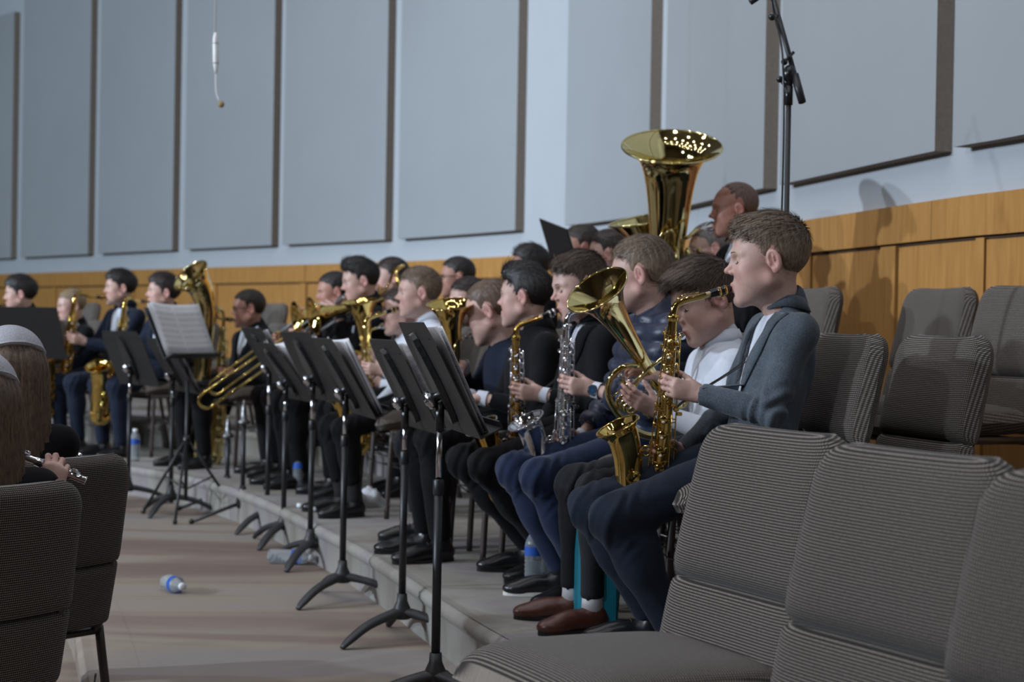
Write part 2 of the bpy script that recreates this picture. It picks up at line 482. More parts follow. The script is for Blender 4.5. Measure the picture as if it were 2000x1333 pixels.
def strip(name, A, B, z, mat, label=None):
    mb = MB(); n = len(A)
    mb.add([V((p.x, p.y, z)) for p in A] + [V((p.x, p.y, z)) for p in B], [(i, i + 1, n + i + 1, n + i) for i in range(n - 1)], False)
    # keep faces up
    o = mb.build(name, mat)
    tag(o, kind='structure'); return o
def riser(name, cv, z0, z1, mat):
    prof = [(-0.16, z1 + 0.0005), (-0.04, z1 + 0.0015), (0.0, z1 - 0.004), (0.016, z1 - 0.018), (0.018, z1 - 0.036), (0.006, z1 - 0.052), (0.0, z1 - 0.062), (0.0, z0 + 0.0)]
    mb = MB(); n = len(prof); P = []
    for i, p in enumerate(cv):
        t = (cv[min(i + 1, len(cv) - 1)] - cv[max(i - 1, 0)]).normalized(); nn = V((t.y, -t.x, 0))
        for a, z in prof: P.append(V((p.x, p.y, 0)) + nn * a + V((0, 0, z)))
    mb.grid(P, n, len(cv))
    o = mb.build(name, mat); tag(o, kind='structure'); return o

fl = MB(); fl.add([(-22, -8, LM), (6, -8, LM), (6, 30, LM), (-22, 30, LM)], [(0, 1, 2, 3)], False)
tag(fl.build('floor', 'carpet'), kind='structure')
FAR = offset(EDGE1, -9.0)
strip('floor_stage', EDGE0, offset(EDGE1, -0.3), L0, 'carpet')
strip('floor_riser', EDGE1, offset(EDGE2, -0.3), L1, 'carpet_riser')
BACK2 = offset(EDGE2, -9.0)
strip('floor_top_riser', EDGE2, BACK2, L2, 'carpet_riser')
riser('trim_1', EDGE0, LM, L0, 'carpet')
riser('trim_2', EDGE1, L0, L1, 'carpet_riser')
riser('trim_3', EDGE2, L1, L2, 'carpet_riser')

WALL_H = 9.0
WOOD_Z = 1.60
def wall_ray(px):
    # point on the wall (plan) seen at image column px at horizon height, with tangent
    d = cf + cr * ((px - 1000.0) / F_PX) + cu * ((666.5 - 640) / F_PX)
    for i in range(len(WALL) - 1):
        a, b = WALL[i], WALL[i + 1]
        den = d.x * (b.y - a.y) - d.y * (b.x - a.x)
        if abs(den) < 1e-9: continue
        t = (a.x * (b.y - a.y) - a.y * (b.x - a.x)) / den
        s_ = ((d.x * t - a.x) * (b.x - a.x) + (d.y * t - a.y) * (b.y - a.y)) / ((b - a).length_squared)
        if t > 0 and -1e-6 <= s_ <= 1 + 1e-6: return i + s_
    return None
def wall_at(u):
    i = int(max(0, min(len(WALL) - 2, math.floor(u)))); f = u - i
    p = WALL[i].lerp(WALL[i + 1], f)
    t = (WALL[min(i + 2, len(WALL) - 1)] - WALL[max(i - 1, 0)]).normalized()
    return p, t, V((t.y, -t.x, 0))
def wall_piece(name, u0_, u1_, z0, z1, d0, d1, mat, parent=None, edge=None, seg=None):
    # a slab following the wall between two stations, d0..d1 in front of it
    n = seg or max(2, int(abs(u1_ - u0_)) + 2)
    P = []
    for k in range(n):
        u = u0_ + (u1_ - u0_) * k / (n - 1)
        p, t, nn = wall_at(u)
        for d, z in ((d0, z0), (d1, z0), (d1, z1), (d0, z1)): P.append(p + nn * d + V((0, 0, z)))
    mb = MB(); F = []
    for k in range(n - 1):
        for j in range(4):
            j2 = (j + 1) % 4; F.append((k * 4 + j, k * 4 + 4 + j, k * 4 + 4 + j2, k * 4 + j2))
    F.append((0, 1, 2, 3)); F.append(tuple((n - 1) * 4 + j for j in (3, 2, 1, 0)))
    mb.add(P, F, False)
    me = mb.mesh(name, mat)
    if edge:
        me.materials.append(MATS[edge])
        for i, p in enumerate(me.polygons):
            if i >= len(F) - 2 or (i % 4) in (0, 2): p.material_index = 1
    return put(name, me, None, parent)
mb = MB(); n = len(WALL)
mb.add([p + V((0, 0, -0.2)) for p in WALL] + [p + V((0, 0, WALL_H)) for p in WALL], [(i, i + 1, n + i + 1, n + i) for i in range(n - 1)], True)
wall_back = tag(mb.build('wall_back', 'wall_paint'), 'grey white curved wall behind the band with fabric acoustic panels', kind='structure')
# fabric acoustic panels: columns of their left and right ends in the photograph
PANELS = [(-95, 31), (50, 182), (201, 347), (370, 541), (562, 763), (789, 1020), (1118, 1284), (1316, 1513), (1545, 1853), (1890, 2330)]
for k, (a, b) in enumerate(PANELS):
    ua = wall_ray(a); ub = wall_ray(b) if b < 2200 else wall_ray(2040) + 9
    zt = 4.85 if k == 0 else 5.2 + 0.14 * k
    if k == 0: zt = 4.68
    o = wall_piece('acoustic_panel', ua, ub, 1.785, zt, 0.0, 0.075, 'panel_fabric', wall_back, 'panel_edge')
# maple wainscot
groove = 0.017
wains = tag(wall_piece('wall_wainscot', wall_ray(-120), len(WALL) - 1.01, -0.1, WOOD_Z - 0.14, 0.0, 0.012, 'wood_gap', None, None, 60), 'maple wood wainscot along the foot of the curved wall', kind='structure')
RAILS = [-110, 265, 600, 900, 1250, 1560, 1830, 2080]
us = [wall_ray(min(x, 2150)) if x < 2100 else None for x in RAILS] + [len(WALL) - 1.02]
for a, b in zip(us[:-1], us[1:]):
    wall_piece('top_rail', a + 0.02, b - 0.02, WOOD_Z - 0.155, WOOD_Z, 0.0, 0.034, 'maple_wood', wains)
STILES = [-60, 112, 265, 425, 600, 790, 985, 1150, 1320, 1470, 1590, 1755, 1930, 2110]
ul = [wall_ray(x) for x in STILES]
ul += [ul[-1] + 4, ul[-1] + 8]
for a, b in zip(ul[:-1], ul[1:]):
    pa, pb = wall_at(a)[0], wall_at(b)[0]
    gap = 0.07 / max(0.2, (pb - pa).length) * (b - a)
    wall_piece('stile', a - gap, a + gap * 0.15, -0.1, WOOD_Z - 0.164, 0.0, 0.030, 'maple_wood', wains)
    wall_piece('wood_panel', a + gap * 0.35, b - gap * 1.2, -0.1, WOOD_Z - 0.172, 0.0, 0.024, 'maple_wood', wains)
# the rest of the hall, out of frame: it closes the room for light and reflections
c = MB(); c.add([(-22, -12, WALL_H), (6, -12, WALL_H), (6, 32, WALL_H), (-22, 32, WALL_H)], [(0, 3, 2, 1)], False)
tag(c.build('ceiling', 'ceiling_paint'), kind='structure')
c = MB(); c.add([(-22, -12, LM), (-22, 32, LM), (-22, 32, WALL_H), (-22, -12, WALL_H)], [(0, 1, 2, 3)], False)
tag(c.build('wall_left', 'hall_wall'), kind='structure')
c = MB(); c.add([(-22, -12, LM), (6, -12, LM), (6, -12, WALL_H), (-22, -12, WALL_H)], [(0, 1, 2, 3)], False)
tag(c.build('wall_front', 'hall_wall'), kind='structure')

# ------------------------------------------------------------------ upholstered stacking chairs
def pad_mesh(name, w0, h, T, rtop, bulge=0.012, wtop=None, back=0.35, nu=22, nv=22, rbot=0.02):
    """upholstered pad in the xz plane, front towards +y; rounded top corners, soft edges; UV in metres"""
    wtop = wtop or w0
    P = []; UV = []
    us_ = [math.sin(PI / 2 * t) if False else t for t in np.linspace(-1, 1, nu)]
    def ease(t): return math.copysign(abs(t) ** 0.75, t) if abs(t) < 1 else t
    vv = np.linspace(0, 1, nv)
    for side in (1, -1):
        for v in vv:
            v_ = 0.5 + 0.5 * ease(2 * v - 1)
            z = h * v_
            hw = (w0 + (wtop - w0) * v_) / 2
            if z > h - rtop:
                q = z - (h - rtop); hw = hw - rtop + math.sqrt(max(0, rtop * rtop - q * q * 0.97))
            if z < rbot:
                q = rbot - z; hw = hw - rbot + math.sqrt(max(0, rbot * rbot - q * q * 0.97))
            for u in us_:
                u_ = ease(u)
                x = hw * u_
                e = ((1 - abs(u_) ** 7) * (1 - abs(2 * v_ - 1) ** 9))
                t = (max(0, e) ** 0.42) * (T * (0.62 if side == 1 else 0.38))
                b = bulge * (1 - u_ * u_) * (1 - (2 * v_ - 1) ** 2)
                y = t + b if side == 1 else -t * 0.9 - back * 0.0
                y -= 0.02 * (1 - u_ * u_) if True else 0      # slightly dished across
                P.append(V((x, y, z))); UV.append((x, z + (t if side == 1 else -t) * 0.5))
    mb = MB(); n = nu * nv
    mb.grid(P[:n], nu, nv); mb.grid(P[n:], nu, nv)
    mb.f = [f[::-1] if i < (nu - 1) * (nv - 1) else f for i, f in enumerate(mb.f)]
    me = mb.mesh(name, 'chair_weave', UV)
    return me
def seat_mesh():
    nu, nv = 24, 26
    P = []; UV = []
    for side in (1, -1):
        for j in range(nv):
            v = -1 + 2 * j / (nv - 1)
            ve = math.copysign(abs(v) ** 0.8, v)
            for i in range(nu):
                u = -1 + 2 * i / (nu - 1); ue = math.copysign(abs(u) ** 0.8, u)
                hw = 0.245 - 0.03 * (1 - ve) / 2
                # rounded front corners
                if ve > 0.6: hw -= 0.05 * (1 - math.sqrt(max(0, 1 - ((ve - 0.6) / 0.4) ** 2 * 0.98)))
                x = hw * ue; y = 0.235 * ve + 0.02
                e = (1 - abs(ue) ** 6) * (1 - abs(ve) ** 8)
                t = max(0, e) ** 0.45
                z = 0.450 + (0.045 * t + 0.012 * (1 - ue * ue) * (1 - ve * ve) if side == 1 else -0.045 * t)
                z -= 0.022 * max(0, (ve - 0.45) / 0.55) ** 2
                P.append(V((x, y, z))); UV.append((x, y + (0.5 * 0.045 * t) + (0 if side == 1 else 0.01)))
    mb = MB(); n = nu * nv
    mb.grid(P[:n], nu, nv); mb.grid(P[n:], nu, nv)
    k = (nu - 1) * (nv - 1)
    mb.f = [f if i < k else f[::-1] for i, f in enumerate(mb.f)]
    return mb.mesh('seat', 'chair_weave', UV)
def make_chair(M, label, group):
    c = empty('stacking_chair', M); tag(c, label, 'chair', group)
    put('seat', seat_mesh(), None, c)
    tilt = math.radians(13)
    Rb = Matrix.Translation((0, -0.215, 0.425)) @ Matrix.Rotation(tilt, 4, 'X')
    put('lower_back_pad', pad_mesh('lower_back_pad', 0.475, 0.185, 0.075, 0.02, 0.008), None, c, Rb @ Matrix.Translation((0, 0, -0.015)))
    put('upper_back_pad', pad_mesh('upper_back_pad', 0.480, 0.315, 0.085, 0.075, 0.014, 0.445), None, c, Rb @ Matrix.Translation((0, 0.0, 0.163)))
    def tube(pts, r=0.0125): return MB().tube(pts, r, 8, flat=(1, 1))
    for sx in (-1, 1):
        tube(catmull([(sx * 0.215, 0.19, 0.40), (sx * 0.222, 0.205, 0.2), (sx * 0.226, 0.215, 0.0)], 4), 0.0125).build('leg', 'frame_brown', c)
        tube(catmull([(sx * 0.215, -0.2, 0.40), (sx * 0.22, -0.235, 0.2), (sx * 0.226, -0.275, 0.0)], 4), 0.0125).build('leg', 'frame_brown', c)
        tube([(sx * 0.215, 0.2, 0.395), (sx * 0.215, -0.2, 0.395)], 0.012).build('seat_rail', 'frame_brown', c)
        tube(catmull([(sx * 0.2, -0.2, 0.39), (sx * 0.2, -0.235, 0.45), (sx * 0.2, -0.30, 0.74)], 4), 0.011).build('back_upright', 'frame_brown', c)
    tube([(-0.215, 0.19, 0.388), (0.215, 0.19, 0.388)], 0.011).build('cross_bar', 'frame_brown', c)
    tube([(-0.215, -0.2, 0.388), (0.215, -0.2, 0.388)], 0.011).build('cross_bar', 'frame_brown', c)
    rk = MB()
    for k in range(5): rk.tube([(-0.2, -0.17 + k * 0.07, 0.22), (0.2, -0.17 + k * 0.07, 0.22)], 0.003, 6)
    for sx in (-1, 1): rk.tube(catmull([(sx * 0.2, -0.21, 0.27), (sx * 0.2, -0.17, 0.22), (sx * 0.2, 0.11, 0.22), (sx * 0.2, 0.19, 0.26)], 3), 0.003, 6)
    rk.build('book_rack', 'steel_dark', c)
    return c
CHAIR0 = None
def chair(p, z, yaw_deg, label, group='upholstered stacking chairs'):
    global CHAIR0
    M = Mloc((p[0], p[1], z), math.radians(yaw_deg))
    if CHAIR0 is None:
        CHAIR0 = make_chair(M, label, group); return CHAIR0
    o = dup(CHAIR0, M, label); o['group'] = group
    return o
def chair_px(px, py, Z, z, yaw, label, group):
    # place a chair so that the middle of its back's top edge (local 0,-0.315,0.86) is seen at px; depth Z
    q = at(px, py, Z); a = math.radians(yaw)
    off = Matrix.Rotation(a, 3, 'Z') @ V((0, -0.315, 0))
    return chair((q.x - off.x, q.y - off.y), z, yaw, label, group)
EG = 'empty chairs at the right end of the rows'
chair_px(1522, 845, 3.06, L0, 116, 'brown woven chair nearest to the boy in the grey blazer, its whole seat showing', EG)
chair_px(1798, 875, 2.56, L0, 118, 'big brown woven chair in front, between two other empty front chairs', EG)
chair_px(2195, 940, 2.10, L0, 120, 'brown woven chair cut off by the right edge at lower right', EG)
chair_px(1640, 672, 5.3, L1, 106, 'chair behind the back of the boy in the grey blazer, half in shadow', EG)
chair_px(1850, 674, 4.75, L1, 108, 'narrow looking chair of the middle row in front of two wall chairs', EG)
chair_px(1842, 572, 5.85, L2, 106, 'left one of two back row chairs against the bare wood wall', EG)
chair_px(2005, 572, 5.35, L2, 107, 'back row chair against the wood wall, cut off by the right edge', EG)
chair_px(1590, 588, 6.1, L2, 105, 'dark shaded back row chair below the shadow on the wood', EG)
FG = 'empty chairs far left behind the saxophones'
chair_px(395, 612, 12.2, L2 - 0.03, 128, 'far grey chair showing behind the upright bell of the large saxophone', FG)
chair_px(535, 611, 11.4, L2 - 0.03, 122, 'far grey chair beside the man with glasses', FG)
chair_px(172, 612, 13.2, L2 - 0.03, 128, 'far grey chair between the blond boy and the dark haired tenor player', FG)

# ------------------------------------------------------------------ music stands
def make_stand(M, hgt, yaw_base, tilt, label, paper=None, dw=0.50):
    s = empty('music_stand', M); tag(s, label, 'music stand', 'black music stands before the front row')
    zk = hgt
    # base: hub and three curved cast feet
    MB().lathe([(0.028, 0.075), (0.034, 0.08), (0.030, 0.11), (0.019, 0.135), (0.017, 0.16)], None, 16, (True, True)).build('hub', 'cast_metal', s)
    legm = None
    for k in range(3):
        a = yaw_base + k * 2 * PI / 3
        if legm is None:
            mb = MB()
            pts = catmull([(0.0, 0, 0.10), (0.07, 0, 0.088), (0.15, 0, 0.066), (0.22, 0, 0.030), (0.255, 0, 0.006)], 4)
            mb.tube(pts, [0.024, 0.021, 0.019, 0.017, 0.010], 10, flat=(0.72, 1.15))
            legm = mb.mesh('foot', 'cast_metal')
        put('foot', legm, None, s, Matrix.Rotation(a, 4, 'Z'))
    MB().tube([(0, 0, 0.1), (0, 0, 0.62)], 0.0125, 14).lathe([(0.0135, 0.60), (0.0155, 0.605), (0.0155, 0.64), (0.012, 0.645)], None, 14).build('outer_shaft', 'black_metal', s)
    MB().tube([(0, 0, 0.6), (0, 0, zk - 0.05)], 0.0085, 12).build('inner_shaft', 'chrome', s)
    MB().tube([(0, 0, zk - 0.10), (0, 0, zk - 0.02)], 0.013, 12).build('shaft_head', 'black_plastic', s)
    # tilt head: the desk faces +y, leaning back (top towards -y)
    Rt = Matrix.Translation((0, 0, zk)) @ Matrix.Rotation(tilt, 4, 'X')
    kn = MB(); Mk = zaxis((0, -0.032, 0), (0, -1, 0))
    kn.lathe([(0.001, 0.016), (0.010, 0.016), (0.012, 0.012), (0.024, 0.010), (0.026, 0.004), (0.026, -0.006), (0.015, -0.010), (0.012, -0.03)], Mk, 22)
    kn.build('tilt_knob', 'chrome', s, Rt)
    # shaped bracket plate behind the desk
    br = MB(); out = []
    for k in range(24):
        t = 2 * PI * k / 24; x = 0.052 * math.cos(t); z = 0.14 * math.sin(t) + 0.05
        x *= 1.0 - 0.35 * max(0, math.sin(t)); out.append((x, z))
    br.add([V((x, -0.004, z)) for x, z in out] + [V((x * 1.1, 0.012, z)) for x, z in out], [tuple(range(23, -1, -1))] + [(k, (k + 1) % 24, 24 + (k + 1) % 24, 24 + k) for k in range(24)], False)
    br.build('bracket', 'black_plastic', s, Rt @ Matrix.Translation((0, -0.002, 0.0)))
    h2, h1 = 0.218, -0.122
    w1, w2 = dw / 2, dw / 2 - 0.035
    dk = MB()
    def plate(y): return [V((-w1, y, h1)), V((w1, y, h1)), V((w1, y, h2 - 0.07)), V((w2, y, h2)), V((-w2, y, h2)), V((-w1, y, h2 - 0.07))]
    dk.add(plate(0.012) + plate(0.016), [(0, 1, 2, 3, 4, 5), (11, 10, 9, 8, 7, 6)] + [(k, 6 + k, 6 + (k + 1) % 6, (k + 1) % 6) for k in range(6)], False)
    dk.build('desk', 'desk_black', s, Rt)
    lg = MB(); lg.box((0, 0.045, h1 - 0.002), (dw, 0.066, 0.004)); lg.box((0, 0.077, h1 + 0.008), (dw, 0.004, 0.02))
    lg.build('ledge', 'desk_black', s, Rt)
    fo = MB(); fo.box((0, 0.0125, h2 - 0.048), (dw - 0.09, 0.007, 0.002)); fo.build('fold_line', 'black_metal', s, Rt)
    if paper:
        music(s, Rt, paper, h1, label)
    return s
MUSIC_JOBS = []
def music(s, Rt, n, h1, label): MUSIC_JOBS.append((s, Rt, n, h1, label))
def sheet_stack(M, n, label, wd=0.44, ht=0.31, fan=0.012, curl=0.02):
    bk = empty('sheet_music', M); tag(bk, label, 'sheet music', 'sheet music on the stands')
    for k in range(n):
        mb = MB(); nu, nv = 9, 6; P = []; UV = []
        sx = random.uniform(-0.02, 0.02); rz = random.uniform(-0.04, 0.04); cu_ = curl * random.uniform(0.3, 1.6)
        for j in range(nv):
            for i in range(nu):
                u = i / (nu - 1); v = j / (nv - 1)
                x = (u - 0.5) * wd; z = v * ht
                y = 0.004 * k + fan * k * 0.15 * v + cu_ * (abs(2 * u - 1) ** 2) * (0.5 + 0.5 * v) + 0.010 * k / n * abs(2 * u - 1)
                X = x * math.cos(rz) - z * math.sin(rz) + sx; Zz = z * math.cos(rz) + x * math.sin(rz) * 0.3
                P.append(V((X, y, Zz))); UV.append(((u * 2) % 1.0 if u < 0.999 else 0.999, v))
        mb.grid(P, nu, nv)
        o = mb.build('page', 'sheet_music' if k == n - 1 else 'page_white', bk, None, UV)
        sd = o.modifiers.new('thickness', 'SOLIDIFY'); sd.thickness = 0.0006
    return bk
def stand_px(px, py_base, py_knob, yaw, label, paper=0, tilt=28, dw=0.50, base=20, z=0.0, Z=None):
    g = ground(px, py_base, z) if Z is None else V((at(px, py_base, Z).x, at(px, py_base, Z).y, z))
    d = (g - V((0, 0, g.z))); Zd = d.dot(V((cf.x, cf.y, 0)))
    k = at(px, py_knob, Zd)
    M = Mloc((g.x, g.y, z), math.radians(yaw))
    return make_stand(M, k.z - z, math.radians(base), math.radians(tilt), label, paper, dw)
# yaw: direction the desk faces (towards the players, who are to the right and behind)
stand_px(849, 1388, 772, -77.5, 'tall black music stand nearest to the camera, its pole running out of the frame', 4, 27, base=40)
stand_px(784, 1252, 780, -74, 'music stand second nearest, its curved foot beside the riser edge', 2, 27, base=58)
stand_px(668, 1176, 761, -74, 'third music stand from the camera with white sheets fanned out', 6, 30, base=70)
stand_px(605, 1104, 737, -66, 'fourth music stand from the camera with a clear sleeve edge', 1, 28, base=80)
stand_px(553, 1064, 745, -68, 'fifth music stand from the camera carrying open pages', 4, 36, base=80)
stand_px(521, 1036, 714, -68, 'music stand beside the long trombone slide, desk turned edge on', 1, 32, base=70)
stand_px(250, 985, 716, -50, 'music stand in front of the tenor saxophone with the raised bell', 0, 24, base=70)
stand_px(333, 1004, 730, -64, 'music stand with a stack of folders behind the tilted white pages', 2, 30, base=80)
SHEETS = {'tall': 'sheets on the nearest stand, their white edges showing at its right side', 'music stand second': 'two sheets on the second nearest stand', 'third': 'thick fan of white sheets on the third stand', 'fourth': 'single sheet on the fourth stand from the camera', 'fifth': 'open pages on the fifth stand from the camera', 'music stand beside': 'single page on the stand beside the trombone slides', 'music stand with': 'folded pages behind the large white open pages'}
for s, Rt, n, h1, label in MUSIC_JOBS:
    M = s.matrix_world @ Rt @ Matrix.Translation((0, 0.02, h1 + 0.003))
    sheet_stack(M, n, [v for k_, v in SHEETS.items() if label.startswith(k_)][0])

def folding_stand(px, py_base, py_top, yaw, tilt, label):
    g = ground(px, py_base, 0); k = at(px, py_top, g.y)
    H = k.z
    s = empty('folding_stand', Mloc((g.x, g.y, 0), math.radians(yaw))); tag(s, label, 'music stand')
    for i in range(3):
        a = i * 2 * PI / 3 + 0.4
        MB().tube([(0.012 * math.cos(a), 0.012 * math.sin(a), 0.42), (0.30 * math.cos(a), 0.30 * math.sin(a), 0.012)], 0.008, 8).build('leg', 'black_metal', s)
        MB().ball((0.30 * math.cos(a), 0.30 * math.sin(a), 0.012), 0.014, 8, 6).build('foot_cap', 'black_plastic', s)
        MB().tube([(0.012 * math.cos(a), 0.012 * math.sin(a), 0.16), (0.16 * math.cos(a), 0.16 * math.sin(a), 0.225)], 0.005, 6).build('brace', 'black_metal', s)
    MB().tube([(0, 0, 0.10), (0, 0, 0.75)], 0.011, 10).build('pole', 'black_metal', s)
    MB().tube([(0, 0, 0.7), (0, 0, H)], 0.008, 10).build('inner_pole', 'black_metal', s)
    MB().lathe([(0.018, 0.40), (0.022, 0.42), (0.018, 0.45)], None, 12, (True, True)).build('collar', 'black_plastic', s)
    Rt = Matrix.Translation((0, 0, H)) @ Matrix.Rotation(math.radians(tilt), 4, 'X')
    fr = MB(); fr.box((0, 0, 0.12), (0.50, 0.004, 0.30)); fr.build('desk', 'desk_black', s, Rt)
    MB().box((0, 0.03, -0.03), (0.50, 0.06, 0.004)).build('ledge', 'desk_black', s, Rt)
    return s, Rt
fs, Rt = folding_stand(362, 1012, 690, -112, 26, 'thin folding stand on tripod legs holding the tilted white pages')
sheet_stack(fs.matrix_world @ Rt @ Matrix.Translation((0, 0.006, -0.027)), 3, 'large white open pages of music in front of the glasses wearer', 0.46, 0.31)
fs2, Rt2 = folding_stand(40, 1012, 690, -12, 24, 'wide black cloth covered stand at the far left edge')
def peg_stand(px, py, top, label):
    g = ground(px, py, 0); H = at(px, top, g.y).z
    s = empty('instrument_stand', Mloc((g.x, g.y, 0), 0.5)); tag(s, label, 'stand', 'small pegged instrument stands')
    for i in range(3):
        a = i * 2 * PI / 3 + 0.9
        MB().tube([(0, 0, 0.11), (0.10 * math.cos(a), 0.10 * math.sin(a), 0.075), (0.27 * math.cos(a), 0.27 * math.sin(a), 0.012)], 0.010, 8).build('leg', 'black_metal', s)
        MB().ball((0.27 * math.cos(a), 0.27 * math.sin(a), 0.013), 0.015, 8, 6).build('foot_cap', 'black_plastic', s)
    MB().lathe([(0.03, 0.08), (0.038, 0.10), (0.022, 0.18), (0.014, 0.2)], None, 14, (True, True)).build('hub', 'black_plastic', s)
    MB().tube([(0, 0, 0.1), (0, 0, H - 0.10)], 0.013, 10).build('pole', 'black_metal', s)
    MB().lathe([(0.013, H - 0.13), (0.034, H - 0.125), (0.034, H - 0.115), (0.017, H - 0.10), (0.014, H - 0.06), (0.006, H), (0.001, H + 0.002)], None, 14).build('peg', 'steel_dark', s)
peg_stand(473, 1022, 782, 'short black pegged stand right of another, by the trombone slide')
peg_stand(443, 996, 812, 'shorter thick pegged stand left of its twin, by the trombone slide')

# ------------------------------------------------------------------ bottles and odds and ends on the floor
def make_bottle(M, label, full=True, crush=0.0):
    b = empty('water_bottle', M); tag(b, label, 'bottle', 'plastic water bottles on the floor')
    prof = [(0.001, 0.004), (0.022, 0.0), (0.031, 0.006), (0.0325, 0.016)]
    z = 0.016
    for k in range(6):
        prof += [(0.0325, z + 0.004), (0.0300, z + 0.009), (0.0325, z + 0.014)]; z += 0.0145
    prof += [(0.0322, 0.108), (0.0322, 0.142), (0.031, 0.15), (0.026, 0.165), (0.016, 0.183), (0.0125, 0.188), (0.0125, 0.196)]
    mb = MB(); mb.lathe(prof, None, 20, (True, True))
    if crush:
        mb.v = [(x * (1 - crush * 0.7 * max(0, math.sin(z * 40 + 1))), y * (1 - crush * max(0, math.cos(z * 33))) , z * (1 - crush * 0.35)) for x, y, z in mb.v]
    mb.build('bottle_body', 'clear_plastic', b)
    k = 1 - crush * 0.35
    MB().lathe([(0.0330, 0.110 * k), (0.0330, 0.141 * k)], None, 20).build('paper_label', 'label_blue', b)
    MB().lathe([(0.0145, 0.190 * k), (0.0148, 0.206 * k), (0.001, 0.207 * k)], None, 16).build('cap', 'cap_white', b)
    return b
def bottle_at(px, py, z, label, lie=None, crush=0.0, s=1.0):
    g = ground(px, py, z)
    M = Mloc((g.x, g.y, z + 0.001), 0, s)
    if lie is not None: M = Matrix.Translation((g.x, g.y, z + 0.034)) @ Matrix.Rotation(lie, 4, 'Z') @ Matrix.Rotation(PI / 2, 4, 'Y')
    return make_bottle(M, label, True, crush)
bottle_at(1042, 1148, L1, 'full water bottle with blue label beside the black shoe of the blue trousers')
bottle_at(1072, 1146, L1, 'water bottle half hidden behind the grey black trouser leg')
bottle_at(584, 1068, L0, 'upright empty bottle at the foot of the riser behind the fourth stand')
bottle_at(612, 1076, L0, 'upright bottle with blue band right behind the fourth stand pole')
bottle_at(525, 1101, L0, 'bottle lying on its side on the carpet by the fourth stand', -0.2)
bottle_at(318, 1152, L0, 'crushed bottle lying alone on the open carpet', -0.9, 0.45)
bottle_at(263, 902, L1, 'far small bottle between the feet of the left saxophonists')
bottle_at(583, 955, L1, 'water bottle standing behind a dark shoe by the fourth stand pole')

g = ground(1158, 1222, L1)
box = empty('tote_box', Mloc((g.x, g.y, L1), math.radians(18))); tag(box, 'turquoise upright case standing between the legs of two nearest boys', 'case')
bm_ = MB(); bm_.box((0, 0, 0.15), (0.075, 0.24, 0.29), None, 0.012); bm_.build('case_body', 'turquoise', box)
MB().tube(arc((0, 0, 0.292), 0.035, 0, PI, 9, (0, 1, 0), (0, 0, 1)), 0.006, 8).build('case_handle', 'turquoise', box)
g = ground(716, 990, L1)
tw = MB(); P = []
for j in range(14):
    for i in range(14):
        x = (i / 13 - 0.5) * 0.20; y = (j / 13 - 0.5) * 0.16
        r2 = (x / 0.10) ** 2 + (y / 0.08) ** 2
        P.append(V((x, y, 0.004 + max(0, 1 - r2) ** 0.6 * 0.095 * (0.75 + 0.25 * math.sin(70 * x + 40 * y)) + 0.012 * math.sin(95 * x) * math.sin(80 * y) * max(0, 1 - r2) ** .3)))
tw.grid(P, 14, 14)
t_ = tw.build('crumpled_towel', 'cloth_towel', None, Mloc((g.x, g.y, L1), 0.4)); tag(t_, 'crumpled grey white cloth on the riser behind a black shoe', 'cloth')
sd = t_.modifiers.new('thickness', 'SOLIDIFY'); sd.thickness = 0.004

# ------------------------------------------------------------------ microphones
def boom_mic():
    Z = 5.15
    top = at(1541, 168, Z); b = at(1536, 420, Z)
    s = empty('microphone_stand', Mloc((top.x, top.y, L1), 0)); tag(s, 'tall black boom microphone stand rising behind the boy in the grey blazer', 'microphone stand')
    H = top.z - L1
    MB().tube([(0, 0, 0.05), (0, 0, H - 0.03)], 0.0085, 12).build('pole', 'black_metal', s)
    MB().lathe([(0.13, 0.0), (0.13, 0.015), (0.03, 0.03), (0.016, 0.06)], None, 24, (True, True)).build('base', 'cast_metal', s)
    MB().tube([(0, 0, H - 0.06), (0, 0, H)], 0.013, 12).build('clutch', 'black_plastic', s)
    iM = s.matrix_world.inverted()
    A = iM @ at(1567, 200, Z - 0.03); B = iM @ at(1500, -40, Z + 0.1)
    J = A.lerp(B, 0.25)
    MB().tube([A, B], 0.0085, 12).build('boom_arm', 'black_metal', s)
    MB().tube([A, A.lerp(B, 0.22)], [0.0125, 0.0135], 12).build('counterweight', 'black_metal', s)
    MB().ball(J + V((-0.012, 0, -0.01)), (0.022, 0.02, 0.03), 12, 8).tube([J + V((-0.01, 0, 0)), V((0, 0, H))], 0.011, 8).build('swivel', 'black_plastic', s)
    C = iM @ at(1532, 121, Z)
    MB().ball(C, 0.011, 10, 6).tube([C, J + V((0.0, 0, 0.06))], 0.005, 6).build('wing_knob', 'black_plastic', s)
    D = iM @ at(1523, 155, Z)
    MB().ball(D, 0.011, 10, 6).tube([D, V((0, 0, H - 0.01))], 0.006, 6).build('wing_knob', 'black_plastic', s)
    E = iM @ at(1508, 33, Z)
    MB().ball(E, 0.012, 10, 6).tube([E, A.lerp(B, 0.70)], 0.005, 6).build('wing_knob', 'black_plastic', s)
    G = iM @ at(1478, -2, Z + 0.1); K = iM @ at(1440, 8 - 20, Z + 0.1)
    mic = MB(); mic.tube([iM @ at(1465, 4, Z + 0.1), iM @ at(1492, -14, Z + 0.1)], 0.011, 12); mic.build('microphone', 'black_metal', s)
    pts = catmull([iM @ at(1503, -20, Z + 0.08), iM @ at(1512, 30, Z + 0.06), iM @ at(1525, 80, Z + 0.02), iM @ at(1530, 150, Z - 0.02), iM @ at(1530, 300, Z - 0.02), V((-0.022, -0.01, 0.9)), V((-0.03, 0, 0.3)), V((-0.10, 0.05, 0.02))], 6)
    MB().tube(pts, 0.0032, 8).build('cable', 'black_plastic', s)
boom_mic()
